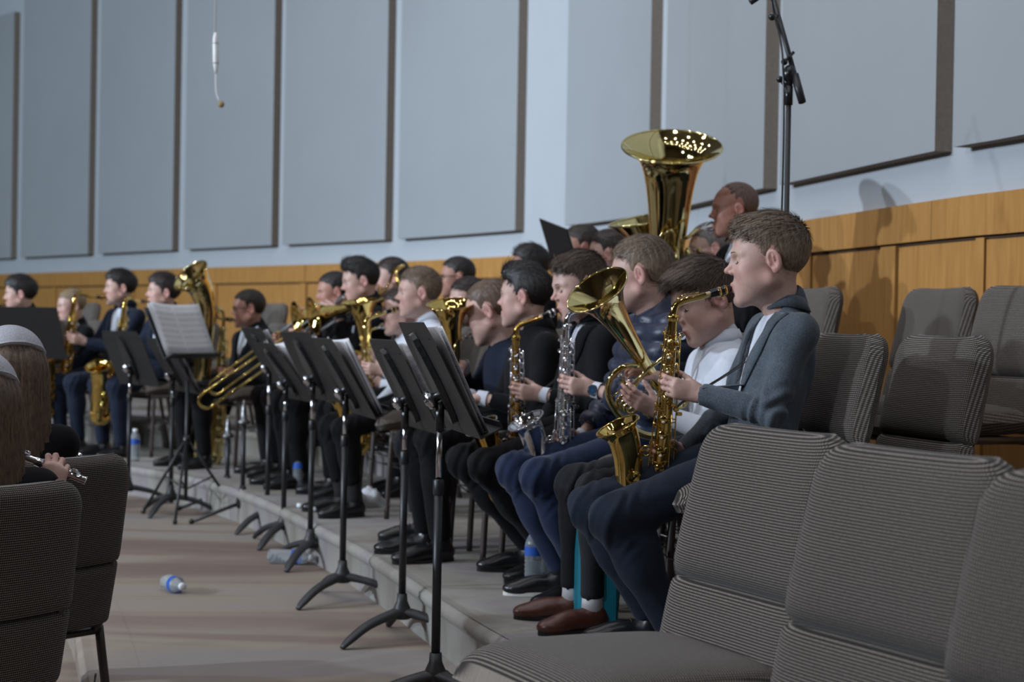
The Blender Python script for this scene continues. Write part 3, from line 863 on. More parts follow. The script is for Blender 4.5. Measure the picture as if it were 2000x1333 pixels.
def hanging_mic():
    Z = 8.0
    p = at(421, 100, Z)
    s = empty('hanging_microphone', Mloc((p.x, p.y, p.z), 0)); tag(s, 'slim white choir microphone hanging on a cable before the wall', 'microphone')
    iM = s.matrix_world.inverted(); q = lambda x, y: iM @ at(x, y, Z)
    MB().tube([q(420, 68), V((0.0, 0, WALL_H - p.z))], 0.0038, 8).build('cable', 'white_cable', s)
    MB().tube([q(420.5, 64), q(420.5, 72), q(421, 82), q(421.5, 124), q(421.5, 134), q(421.5, 145)], [0.006, 0.011, 0.0145, 0.0145, 0.010, 0.004], 14).build('preamp_body', 'white_cable', s)
    MB().tube([q(421.2, 84), q(421.2, 85.5)], 0.0152, 14).build('ring', 'steel_dark', s)
    MB().tube([q(421.5, 123), q(421.5, 124.5)], 0.0152, 14).build('ring', 'steel_dark', s)
    MB().tube(catmull([q(421.5, 142), q(421.5, 165), q(423, 183), q(428, 197)], 5), 0.003, 8).build('gooseneck', 'white_cable', s)
    MB().ball(q(432, 204), 0.0165, 12, 8).build('capsule', 'mic_foam', s)
hanging_mic()

# ------------------------------------------------------------------ instruments
def place(name, M, label, cat, group=None):
    o = empty(name, M); tag(o, label, cat, group); return o
KEYCUP = None
def key_cup_mesh(mat):
    mb = MB()
    mb.lathe([(0.001, 0.006), (0.3, 0.0065), (0.55, 0.004), (0.9, 0.005), (1.0, 0.003), (1.0, -0.002), (0.85, -0.003)], Matrix.Diagonal((1, 1, 1, 1)), 16)
    return mb.mesh('key_cup', mat)
def sax(M, label, kind='alto', mat='brass', bodymat=None, mouth='ebonite', detail=True, bell_up=False):
    """local: z up along the body from the neck socket at the origin, +x to the player, bell towards -x, player's left = -y"""
    bodymat = bodymat or mat
    k = {'alto': 1.0, 'tenor': 1.28, 'bari': 1.45}[kind]
    s = place('saxophone', M, label, 'saxophone', 'saxophones')
    L = 0.54 * k
    bow = 0.042 * k
    pts = [V((0, 0, -L * t)) for t in np.linspace(0, 1, 10)]
    rad = [0.0125 * k + (0.0300 - 0.0125) * k * t for t in np.linspace(0, 1, 10)]
    MB().tube(pts, rad, 24, (False, False)).lathe([(0.0145 * k, -0.004), (0.0165 * k, 0.0), (0.0165 * k, 0.012), (0.0135 * k, 0.016)], None, 20).build('body_tube', bodymat, s)
    ab = arc((-bow, 0, -L), bow, 0, -PI, 14, (1, 0, 0), (0, 0, 1))
    MB().tube(ab, [0.0300 * k, 0.0315 * k, 0.0328 * k], 24, (False, False)).build('bow', bodymat, s)
    for p, r, d in ((ab[0], 0.0312 * k, (0, 0, 1)), (ab[-1], 0.0338 * k, (0, 0, 1))):
        MB().tube(arc(p, r, 0, 2 * PI * 23 / 24, 24, (1, 0, 0), (0, 1, 0)), 0.0030 * k, 8, closed=True).build('bow_ring', mat, s)
    if kind == 'bari':
        bp = catmull([V((-2 * bow, 0, -L)), V((-2.05 * bow, 0, -L * 0.55)), V((-2.1 * bow, 0, -L * 0.15)), V((-2.1 * bow, 0, 0.10)), V((-2.6 * bow, 0, 0.21)), V((-3.3 * bow, 0, 0.28)), V((-4.2 * bow, 0, 0.33))], 6)
        br = [0.033, 0.034, 0.036, 0.041, 0.058, 0.098]
        br = [0.033 * k, 0.034 * k, 0.036 * k, 0.038 * k, 0.041 * k, 0.045 * k, 0.051 * k, 0.061 * k, 0.085 * k]
    else:
        bp = catmull([V((-2 * bow, 0, -L)), V((-2.10 * bow, 0, -L * 0.86)), V((-2.32 * bow, 0, -L * 0.73)), V((-2.72 * bow, 0, -L * 0.63)), V((-3.18 * bow, 0, -L * 0.565))], 7)
        br = [0.0325 * k, 0.0340 * k, 0.0365 * k, 0.0385 * k, 0.0405 * k, 0.0425 * k, 0.0450 * k, 0.0490 * k, 0.0630 * k]
    MB().tube(bp, br, 30, (False, False)).build('bell', bodymat, s)
    d = (bp[-1] - bp[-2]).normalized(); Mr = zaxis(bp[-1], d, (0, 1, 0))
    MB().tube([Mr @ V((br[-1] * 1.01 * math.cos(a), br[-1] * 1.01 * math.sin(a), 0)) for a in np.linspace(0, 2 * PI, 36, endpoint=False)], 0.0028 * k, 8, closed=True).build('bell_rim', mat, s)
    # neck and mouthpiece
    if kind == 'tenor':
        npts = catmull([V((0, 0, 0)), V((0, 0, 0.03)), V((0.012, 0, 0.062)), V((0.05, 0, 0.074)), V((0.11, 0, 0.060)), V((0.175, 0, 0.062))], 5)
        mp = [V((0.165, 0, 0.0615)), V((0.255, 0, 0.064))]
    elif kind == 'bari':
        npts = catmull([V((0, 0, 0)), V((0, 0, 0.07)), V((-0.015, 0, 0.12)), V((-0.045, 0, 0.125)), V((-0.055, 0, 0.095)), V((-0.03, 0, 0.073)), V((0.02, 0, 0.07))], 5)
        mp = [V((0.010, 0, 0.07)), V((0.085, 0, 0.068))]
    else:
        npts = catmull([V((0, 0, 0)), V((0.0, 0, 0.022)), V((0.006, 0, 0.043)), V((0.028, 0, 0.056)), V((0.068, 0, 0.068)), V((0.108, 0, 0.081))], 5)
        mp = [V((0.100, 0, 0.0785)), V((0.172, 0, 0.101))]
    MB().tube(npts, [0.0120, 0.0108, 0.0095, 0.0085, 0.0075], 18).build('neck', bodymat, s)
    md = (mp[1] - mp[0]); Mm = zaxis(mp[0], md); Lm = md.length
    MB().lathe([(0.0078, -0.012), (0.0080, 0.004)], Mm, 16).build('neck_cork', 'cork', s)
    m_ = MB().lathe([(0.0105, 0.0), (0.0118, 0.004), (0.0118, 0.02), (0.0122, 0.022), (0.0122, Lm * 0.62), (0.0095, Lm * 0.78), (0.0058, Lm * 0.97), (0.003, Lm)], Mm, 18, (True, True)).build('mouthpiece', mouth, s)
    lg = MB()
    for q in (0.36, 0.60): lg.lathe([(0.0126, Lm * q - 0.003), (0.0137, Lm * q - 0.002), (0.0137, Lm * q + 0.003), (0.0126, Lm * q + 0.004)], Mm, 18)
    lg.box(Mm @ V((-0.0142, 0, Lm * 0.48)), (0.004, 0.006, 0.004)); lg.tube([Mm @ V((-0.016, 0, Lm * 0.40)), Mm @ V((-0.016, 0, Lm * 0.57))], 0.0022, 6)
    lg.build('ligature', mat if mat != 'silver' else 'silver', m_)
    # octave key on the neck
    mid = npts[len(npts) // 2]
    MB().tube(catmull([V((0.0, -0.012 * k, 0.008)), V((0.004, -0.004, 0.05 * k)), mid + V((0, 0, 0.016)), npts[-6] + V((0, 0, 0.013))], 5), 0.0016 * k, 6).ball(mid + V((0, 0, 0.015)), 0.004 * k, 8, 6).build('octave_key', mat, s)
    # keywork
    cup = key_cup_mesh(mat)
    def cup_at(z, ang, r, off=0.006):
        R0 = 0.0125 * k + 0.016 * k * (-z / L)
        d_ = V((math.cos(ang), math.sin(ang), 0)); p = V((0, 0, z)) + d_ * (R0 + off)
        put('key_cup', cup, None, s, zaxis(p, d_) @ Matrix.Diagonal((r, r, 1.0, 1)))
    A = -PI * 0.66       # front-left of the body, where the stacks lie
    zz = [q_ * 1.18 for q_ in (-.05, -.083, -.117, -.150, -.183, -.235, -.272, -.312, -.352, -.395)]
    rr = [.0075, .0085, .0095, .0105, .0112, .0128, .0135, .0148, .0155, .0165]
    for z, r in zip(zz, rr):
        cup_at(z * k, A + 0.12, r * k)
    if detail:
        for z, a, r in ((-.065, -PI * 0.30, .006), (-.10, -PI * 0.22, .006), (-.04, PI * 0.8, .006), (-.075, PI * .86, .006), (-.24, -PI * .95, .007), (-.35, PI * .9, .009), (-.50, -PI * .40, .012), (-.45, PI * .35, .012)):
            cup_at(z * k, a, r * k, 0.008)
    rods = MB()
    for a, z0, z1, off in ((A + 0.75, -0.03, -0.25, 0.009), (A + 0.9, -0.26, -0.49, 0.010), (A - 0.72, -0.02, -0.27, 0.010), (A - 0.95, -0.23, -0.52, 0.011), (A + 1.45, -0.04, -0.47, 0.012), (PI * 0.6, -0.05, -0.47, 0.011)):
        p0 = []
        for z in np.linspace(z0, z1, 4):
            R0 = 0.0125 * k + 0.016 * k * (-z * k / L); p0.append(V((math.cos(a) * (R0 + off), math.sin(a) * (R0 + off), z * k)))
        rods.tube(p0, 0.0021 * k, 8)
        for i in range(6):
            z = z0 + (z1 - z0) * (i + 0.3) / 6; R0 = 0.0125 * k + 0.016 * k * (-z * k / L)
            rods.tube([V((math.cos(a) * R0, math.sin(a) * R0, z * k)), V((math.cos(a) * (R0 + off + .002), math.sin(a) * (R0 + off + .002), z * k))], 0.0019 * k, 6)
            rods.tube([V((math.cos(a) * (R0 + off), math.sin(a) * (R0 + off), (z - 0.008) * k)), V((math.cos(A + .12) * (R0 + .007), math.sin(A + .12) * (R0 + .007), (z - 0.012) * k))], 0.0018 * k, 6)
    rods.build('key_rods', mat, s)
    # palm keys, pearl touches, low-key guards, table keys
    for i in range(3):
        pk = MB(); z = (-0.045 - 0.036 * i) * k
        pk.tube(catmull([V((0.006, -0.017 * k, z)), V((0.014, -0.028 * k, z - 0.004)), V((0.016, -0.034 * k, z - 0.022))], 4), [0.003 * k, 0.0045 * k, 0.003 * k], 8, flat=(0.6, 1.2))
        pk.build('palm_key', mat, s)
    for z in (-.12, -.16, -.195, -.30, -.345, -.395):
        R0 = 0.0125 * k + 0.016 * k * (-z * k / L)
        p = V((math.cos(A + .12), math.sin(A + .12), 0)) * (R0 + 0.013) + V((0, 0, (z + 0.016) * k))
        MB().ball(p, (0.005 * k, 0.005 * k, 0.003 * k), 10, 6).build('pearl_touch', 'pearl', s)
    for i in range(3):
        MB().box((0.012 * k + 0.010 * k * i, -0.030 * k, -0.235 * k - 0.012 * k * i), (0.016 * k, 0.006 * k, 0.010 * k), None, 0.0015).build('table_key', mat, s)
    for i in range(2):
        MB().box((0.032 * k, -0.018 * k + 0.02 * k * i, -0.49 * k - 0.014 * k * i), (0.014 * k, 0.016 * k, 0.006 * k), None, 0.0015).build('table_key', mat, s)
    if kind != 'bari':
        gz = -L * 0.82; gx = -2.18 * bow
        for q, r in ((0.0, 0.019), (-0.055, 0.021)):
            cpos = V((gx + 0.003, -0.040 * k, (gz + q * k)))
            put('bell_key', cup, None, s, zaxis(cpos, (0, -1, 0)) @ Matrix.Diagonal((r * k, r * k, 1.3, 1)))
            gd = MB().tube(arc(cpos + V((0, -0.012 * k, 0)), r * 1.05 * k, 0.5, 2 * PI - 0.5, 14, (1, 0, 0), (0, 0, 1)), 0.0018 * k, 6)
            for a in (0.5, 2.2, 4.0): gd.tube([cpos + V((r * k * math.cos(a), -0.012 * k, r * k * math.sin(a))), cpos + V((r * k * math.cos(a), 0.006, r * k * math.sin(a)))], 0.0016 * k, 6)
            gd.build('key_guard', mat, s)
        # brace between bell and body
        zb = -L * 0.69
        R0 = 0.0125 * k + 0.016 * k * 0.69
        MB().tube([V((-R0, 0, zb)), V((-2.42 * bow + 0.039 * k, 0, zb))], 0.0035 * k, 8).tube(arc((-0.045 * k, 0, zb), 0.014 * k, 0, 2 * PI * 15 / 16, 16, (1, 0, 0), (0, 0, 1)), 0.003 * k, 8, closed=True).build('bell_brace', mat, s)
    # thumb hook and strap ring
    MB().tube(catmull([V((0.02 * k, 0, -0.36 * k)), V((0.04 * k, 0.0, -0.365 * k)), V((0.046 * k, 0, -0.385 * k))], 4), 0.003 * k, 8).build('thumb_hook', mat, s)
    MB().tube(arc((0.030 * k, 0, -0.25 * k), 0.007 * k, 0, 2 * PI * 11 / 12, 12, (1, 0, 0), (0, 0, 1)), 0.0016 * k, 6, closed=True).build('strap_ring', mat, s)
    return s, {'tip': mp[1], 'lh': V((0, 0, -0.19 * k)), 'rh': V((0, 0, -0.39 * k)), 'hook': V((0.03 * k, 0, -0.25 * k)), 'k': k, 'cone': lambda z: 0.0125 * k + 0.016 * k * (-z / L)}
SAX_TIP = {'alto': V((0.172, 0, 0.101)), 'tenor': V((0.255, 0, 0.064)), 'bari': V((0.085, 0, 0.068))}

def bell_prof(R, r, Lb, n=14, p=0.62):
    # radii along the bell from the throat (0) to the rim (1)
    out = []
    for i in range(n):
        t = i / (n - 1); out.append((t, r + (R - r) * (0.17 * t + 0.33 * t ** 3 + 0.50 * t ** 11 if t < 1 else 1.0)))
    return out
def horn(M, label, mat='brass_pale', R=0.112, scale=1.0, name='baritone_horn', cat='horn', tip=None):
    """local: bell along +z with its rim at z = 0.36, +x to the player, player's left = -y"""
    s = place(name, M, label, cat, 'baritone horns')
    k = scale
    Z1, Z0 = 0.36 * k, -0.16 * k
    pr = bell_prof(R * k, 0.017 * k, 1)
    path = [V((0, 0, Z0 + (Z1 - Z0) * t)) for t, r in pr]
    MB().tube(path, [r for t, r in pr], 36, (False, False)).build('bell', mat, s)
    MB().tube([V((R * k * math.cos(a), R * k * math.sin(a), Z1)) for a in np.linspace(0, 2 * PI, 48, endpoint=False)], 0.0032 * k, 8, closed=True).build('bell_rim', mat, s)
    b = MB()
    b.tube(catmull([V((0, 0, Z0)), V((-0.005 * k, 0, Z0 - 0.03 * k)), V((-0.03 * k, -0.01 * k, Z0 - 0.065 * k)), V((-0.075 * k, -0.02 * k, Z0 - 0.075 * k)), V((-0.125 * k, -0.025 * k, Z0 - 0.045 * k)), V((-0.158 * k, -0.025 * k, Z0 + 0.02 * k)), V((-0.170 * k, -0.025 * k, -0.05 * k)), V((-0.160 * k, -0.025 * k, 0.02 * k)), V((-0.120 * k, -0.022 * k, 0.065 * k)), V((-0.065 * k, -0.02 * k, 0.07 * k)), V((-0.022 * k, -0.016 * k, 0.04 * k))], 6), [0.017 * k, 0.0155 * k, 0.0135 * k, 0.012 * k, 0.011 * k, 0.0095 * k], 20)
    b.build('main_bow', mat, s)
    vx = -0.085 * k
    for i in range(3):
        y = -0.016 * k - 0.029 * k * (i - 1) - 0.02 * k
        x = vx + 0.014 * k * (i - 1) * 0.4
        v = MB().lathe([(0.0105 * k, -0.12 * k), (0.0125 * k, -0.12 * k), (0.0125 * k, -0.105 * k), (0.011 * k, -0.103 * k), (0.011 * k, 0.005 * k), (0.0128 * k, 0.007 * k), (0.0128 * k, 0.022 * k), (0.006 * k, 0.026 * k)], Matrix.Translation((x, y, 0)), 18, (True, True)).build('valve_casing', mat, s)
        MB().lathe([(0.0035 * k, 0.02 * k), (0.0035 * k, 0.042 * k), (0.0085 * k, 0.043 * k), (0.009 * k, 0.047 * k), (0.001, 0.048 * k)], Matrix.Translation((x, y, 0)), 16).build('valve_button', 'silver', v)
        MB().tube(catmull([V((x, y, -0.03 * k)), V((x - 0.05 * k, y, -0.03 * k)), V((x - 0.062 * k, y, -0.05 * k)), V((x - 0.05 * k, y, -0.07 * k)), V((x, y, -0.07 * k))], 5), 0.0062 * k, 12).build('valve_slide', mat, s)
    sl = MB()
    sl.tube(catmull([V((vx, -0.02 * k, -0.09 * k)), V((0.03 * k, -0.045 * k, -0.09 * k)), V((0.055 * k, -0.05 * k, -0.11 * k)), V((0.06 * k, -0.05 * k, -0.15 * k)), V((0.03 * k, -0.05 * k, -0.17 * k)), V((0.005 * k, -0.05 * k, -0.14 * k)), V((0.0, -0.05 * k, -0.05 * k))], 5), 0.0068 * k, 12)
    sl.build('tuning_slide', mat, s)
    tip = V(tip) * k if tip is not None else V((0.165 * k, -0.01 * k, 0.045 * k))
    q_ = V((tip.x - 0.08 * k, tip.y - 0.012 * k, tip.z - 0.012 * k))
    lp = catmull([V((vx, -0.045 * k, -0.01 * k)), V((-0.02 * k, -0.055 * k, 0.02 * k + tip.z * 0.2)), V((q_.x - 0.02 * k, -0.045 * k, tip.z * 0.7)), q_, tip.lerp(q_, 0.5)], 5)
    MB().tube(lp, [0.0065 * k, 0.006 * k, 0.005 * k], 12).build('lead_pipe', mat, s)
    dm = (tip - lp[-1]); Mm = zaxis(lp[-1] - dm * 0.35, dm); Lm = dm.length * 1.35
    MB().lathe([(0.0045, 0), (0.0055, Lm * 0.45), (0.0075, Lm * 0.62), (0.0125, Lm * 0.74), (0.0155, Lm * 0.93), (0.0160, Lm), (0.012, Lm), (0.004, Lm * 0.8)], Mm, 22, (True, False)).build('mouthpiece', 'silver', s)
    br = MB(); br.tube([V((0, 0, 0.0)), V((-0.166 * k, -0.024 * k, 0.0))], 0.003, 8); br.tube([V((0.0, 0, -0.06 * k)), V((vx, -0.02 * k, -0.06 * k))], 0.003, 8); br.build('brace', mat, s)
    return s
HORN_TIP = V((0.165, -0.01, 0.045))

def tuba(M, label, R=0.205, k=1.0, mat='brass_pale'):
    """local: z up, bell rim at z = 0.98; +x to the player"""
    s = place('tuba', M, label, 'tuba', 'tubas of the back row')
    pr = [(0.0, 0.050), (0.2, 0.060), (0.4, 0.071), (0.55, 0.080), (0.68, 0.090), (0.78, 0.101), (0.85, 0.112), (0.90, 0.124), (0.935, 0.139), (0.96, 0.156), (0.98, 0.177), (0.993, 0.195), (1.0, 0.205)]
    q = R / 0.205
    MB().tube([V((0, 0, (0.20 + 0.78 * t) * k)) for t, r in pr], [r * q * k for t, r in pr], 48, (False, False)).build('bell', mat, s)
    MB().tube([V((R * k * math.cos(a), R * k * math.sin(a), 0.98 * k)) for a in np.linspace(0, 2 * PI, 60, endpoint=False)], 0.004 * k, 8, closed=True).build('bell_rim', mat, s)
    MB().tube(catmull([V((0, 0, 0.2 * k)), V((0.005 * k, -0.01 * k, 0.08 * k)), V((0.0, 0.06 * k, 0.0)), V((0.0, 0.13 * k, -0.015 * k)), V((-0.01 * k, 0.19 * k, 0.06 * k)), V((-0.02 * k, 0.2 * k, 0.2 * k)), V((-0.02 * k, 0.19 * k, 0.45 * k)), V((-0.01 * k, 0.15 * k, 0.52 * k)), V((0.0, 0.11 * k, 0.54 * k)), V((0.02 * k, 0.085 * k, 0.48 * k)), V((0.04 * k, 0.05 * k, 0.3 * k))], 7), [0.048 * k, 0.046 * k, 0.043 * k, 0.038 * k, 0.033 * k, 0.028 * k, 0.022 * k, 0.018 * k], 24).build('main_bow', mat, s)
    for i in range(4):
        x, y = (-0.05 + 0.045 * i) * k, (-0.125 - 0.012 * i) * k
        v = MB().lathe([(0.016 * k, 0.26 * k), (0.0185 * k, 0.262 * k), (0.0185 * k, 0.285 * k), (0.0165 * k, 0.288 * k), (0.0165 * k, 0.45 * k), (0.019 * k, 0.452 * k), (0.019 * k, 0.478 * k), (0.008 * k, 0.485 * k)], Matrix.Translation((x, y, 0)), 18, (True, True)).build('valve_casing', mat, s)
        MB().lathe([(0.004 * k, 0.47 * k), (0.004 * k, 0.52 * k), (0.011 * k, 0.522 * k), (0.011 * k, 0.528 * k), (0.001, 0.529 * k)], Matrix.Translation((x, y, 0)), 14).build('valve_button', 'silver', v)
        MB().tube(catmull([V((x, y, 0.40 * k)), V((x - 0.01, y - 0.045 * k, 0.41 * k)), V((x - 0.01, y - 0.055 * k, 0.46 * k)), V((x - 0.01, y - 0.05 * k, 0.55 * k)), V((x - 0.005, y - 0.02 * k, 0.585 * k)), V((x, y + 0.005 * k, 0.56 * k)), V((x, y, 0.36 * k))], 5), 0.010 * k, 12).build('valve_slide', mat, s)
    tl = MB()
    for i in range(3):
        tl.tube(catmull([V(((-0.09 + 0.02 * i) * k, (-0.07 - 0.02 * i) * k, 0.2 * k)), V(((-0.10 + 0.02 * i) * k, (-0.08 - .02 * i) * k, 0.45 * k)), V(((-0.085 + .02 * i) * k, (-0.085 - .02 * i) * k, (0.60 + .02 * i) * k)), V(((-0.06 + .02 * i) * k, (-0.085 - .02 * i) * k, (0.60 + .02 * i) * k)), V(((-0.045 + .02 * i) * k, (-0.08 - .02 * i) * k, 0.42 * k)), V(((-0.045 + .02 * i) * k, (-0.08 - .02 * i) * k, 0.22 * k))], 5), 0.009 * k, 12)
    tl.build('tuning_slides', mat, s)
    tip = V((0.17 * k, -0.06 * k, 0.64 * k))
    lp = catmull([V((0.05 * k, -0.13 * k, 0.43 * k)), V((0.02 * k, -0.125 * k, 0.60 * k)), V((0.05 * k, -0.125 * k, 0.63 * k)), V((0.085 * k, -0.105 * k, 0.645 * k)), V((0.11 * k, -0.09 * k, 0.643 * k))], 5)
    MB().tube(lp, [0.009 * k, 0.0075 * k, 0.006 * k], 12).build('lead_pipe', mat, s)
    dm = tip - lp[-1]; Lm = dm.length * 1.3; Mm = zaxis(lp[-1] - dm * 0.3, dm)
    MB().lathe([(0.0055, 0), (0.007, Lm * 0.4), (0.010, Lm * 0.6), (0.018, Lm * 0.78), (0.0215, Lm * 0.95), (0.022, Lm), (0.016, Lm), (0.005, Lm * 0.8)], Mm, 22, (True, False)).build('mouthpiece', 'silver', s)
    return s
TUBA_TIP = V((0.17, -0.06, 0.64))

def trombone(tipw, slide_end, bow_w, bell_w, belldir, label, mat='brass'):
    """world points: mouthpiece tip, end of the outer slide, back tuning bow, bell mouth centre"""
    s = place('trombone', Mloc(tipw), label, 'trombone')
    o = V(tipw); tip = V((0, 0, 0)); se = V(slide_end) - o; bw = V(bow_w) - o; bl = V(bell_w) - o
    d = se.normalized(); side = d.cross(V((0, 0, 1))).normalized(); up = side.cross(d)
    a0 = tip + d * 0.075; b0 = a0 - up * 0.085
    inner = MB(); inner.tube([a0, a0 + d * 0.62], 0.0066, 12); inner.tube([b0, b0 + d * 0.62], 0.0066, 12); inner.build('inner_slide', 'silver', s)
    L = se.length - 0.04
    Ls = 0.22
    outer = MB()
    pa, pb = tip + d * L, tip + d * L - up * 0.085
    outer.tube([a0 + d * Ls, pa] + arc(pa - up * 0.0425, 0.0425, PI / 2, -PI / 2, 10, d, up)[1:-1] + [pb, b0 + d * Ls], 0.0078, 14)
    outer.tube([a0 + d * Ls, a0 + d * (Ls + 0.05)], 0.0105, 12); outer.tube([b0 + d * Ls, b0 + d * (Ls + 0.05)], 0.0105, 12)
    outer.build('outer_slide', mat, s)
    MB().tube([a0 + d * (Ls + 0.03), b0 + d * (Ls + 0.03)], 0.006, 10).build('slide_brace', mat, s)
    MB().tube([a0 + d * 0.03, b0 + d * 0.03], 0.007, 10).build('inner_brace', mat, s)
    bd = V(belldir).normalized()
    g = MB()
    # lower leg of the bell section runs from the slide back over the shoulder and round to the bell
    back = bw
    w = side * -0.09
    b1 = bl - bd * 0.50
    g.tube(catmull([b0, b0 - d * 0.15, back - d * -0.10 - up * 0.06, back, back + w * 0.5 - d * 0.045, back + w + d * 0.03, b1.lerp(back + w, 0.4), b1], 7), [0.0075, 0.0078, 0.008, 0.0085, 0.009, 0.010, 0.011], 14)
    g.build('tuning_bow', mat, s)
    pr = [(0, 0.0105), (0.3, 0.014), (0.55, 0.020), (0.72, 0.029), (0.84, 0.043), (0.92, 0.062), (0.97, 0.083), (1.0, 0.104)]
    MB().tube([bl - bd * 0.5 * (1 - t) for t, r in pr], [r for t, r in pr], 36, (False, False)).build('bell', mat, s)
    Mr = zaxis(bl, bd)
    MB().tube([Mr @ V((0.104 * math.cos(a), 0.104 * math.sin(a), 0)) for a in np.linspace(0, 2 * PI, 40, endpoint=False)], 0.003, 8, closed=True).build('bell_rim', mat, s)
    MB().tube([b1 + bd * 0.1, b1 + bd * 0.1 - w * 0.9], 0.005, 8).build('bell_brace', mat, s)
    Mm = zaxis(tip + d * 0.075, -d)
    MB().lathe([(0.0055, 0), (0.0065, 0.03), (0.0085, 0.045), (0.0125, 0.055), (0.0135, 0.073), (0.0135, 0.076), (0.009, 0.076)], Mm, 20, (True, False)).build('mouthpiece', 'silver', s)
    return s

def flute(A, B, label):
    A, B = V(A), V(B); d = (B - A).normalized(); L = (B - A).length
    s = place('flute', Mloc(A), label, 'flute', 'flutes of the two girls')
    M3 = zaxis((0, 0, 0), d)
    MB().lathe([(0.0098, 0), (0.0105, 0.002), (0.0098, 0.006), (0.0096, L * 0.30), (0.0112, L * 0.305), (0.0112, L * 0.345), (0.0096, L * 0.35), (0.0096, L * 0.80), (0.0112, L * 0.805), (0.0112, L * 0.84), (0.0095, L * 0.845), (0.0093, L - 0.004), (0.0104, L - 0.003), (0.0104, L), (0.0085, L), (0.0085, L - 0.04)], M3, 20, (True, False)).build('tube', 'silver', s)
    cup = key_cup_mesh('silver')
    y = M3.to_3x3() @ V((0, 1, 0)); x = M3.to_3x3() @ V((1, 0, 0))
    upv = V((0, 0, 1)) - d * d.z; upv.normalize(); sd = d.cross(upv)
    for t in (0.40, 0.44, 0.48, 0.52, 0.56, 0.60, 0.645, 0.69, 0.73, 0.77, 0.87, 0.91, 0.95):
        put('key_cup', cup, None, s, zaxis(d * (L * t) + upv * 0.0125, upv) @ Matrix.Diagonal((0.0078, 0.0078, 0.8, 1)))
    r = MB()
    for q in (-1, 1): r.tube([d * (L * 0.38) + upv * 0.011 + sd * 0.011 * q, d * (L * 0.78) + upv * 0.011 + sd * 0.011 * q], 0.0022, 8)
    r.tube([d * (L * 0.85) + upv * 0.010 + sd * -0.011, d * (L * 0.97) + upv * 0.010 + sd * -0.011], 0.002, 8)
    r.build('key_rods', 'silver', s)
    MB().ball(d * (L * 0.12) + upv * 0.008, (0.009, 0.009, 0.004), 12, 6).build('lip_plate', 'silver', s)
    return s

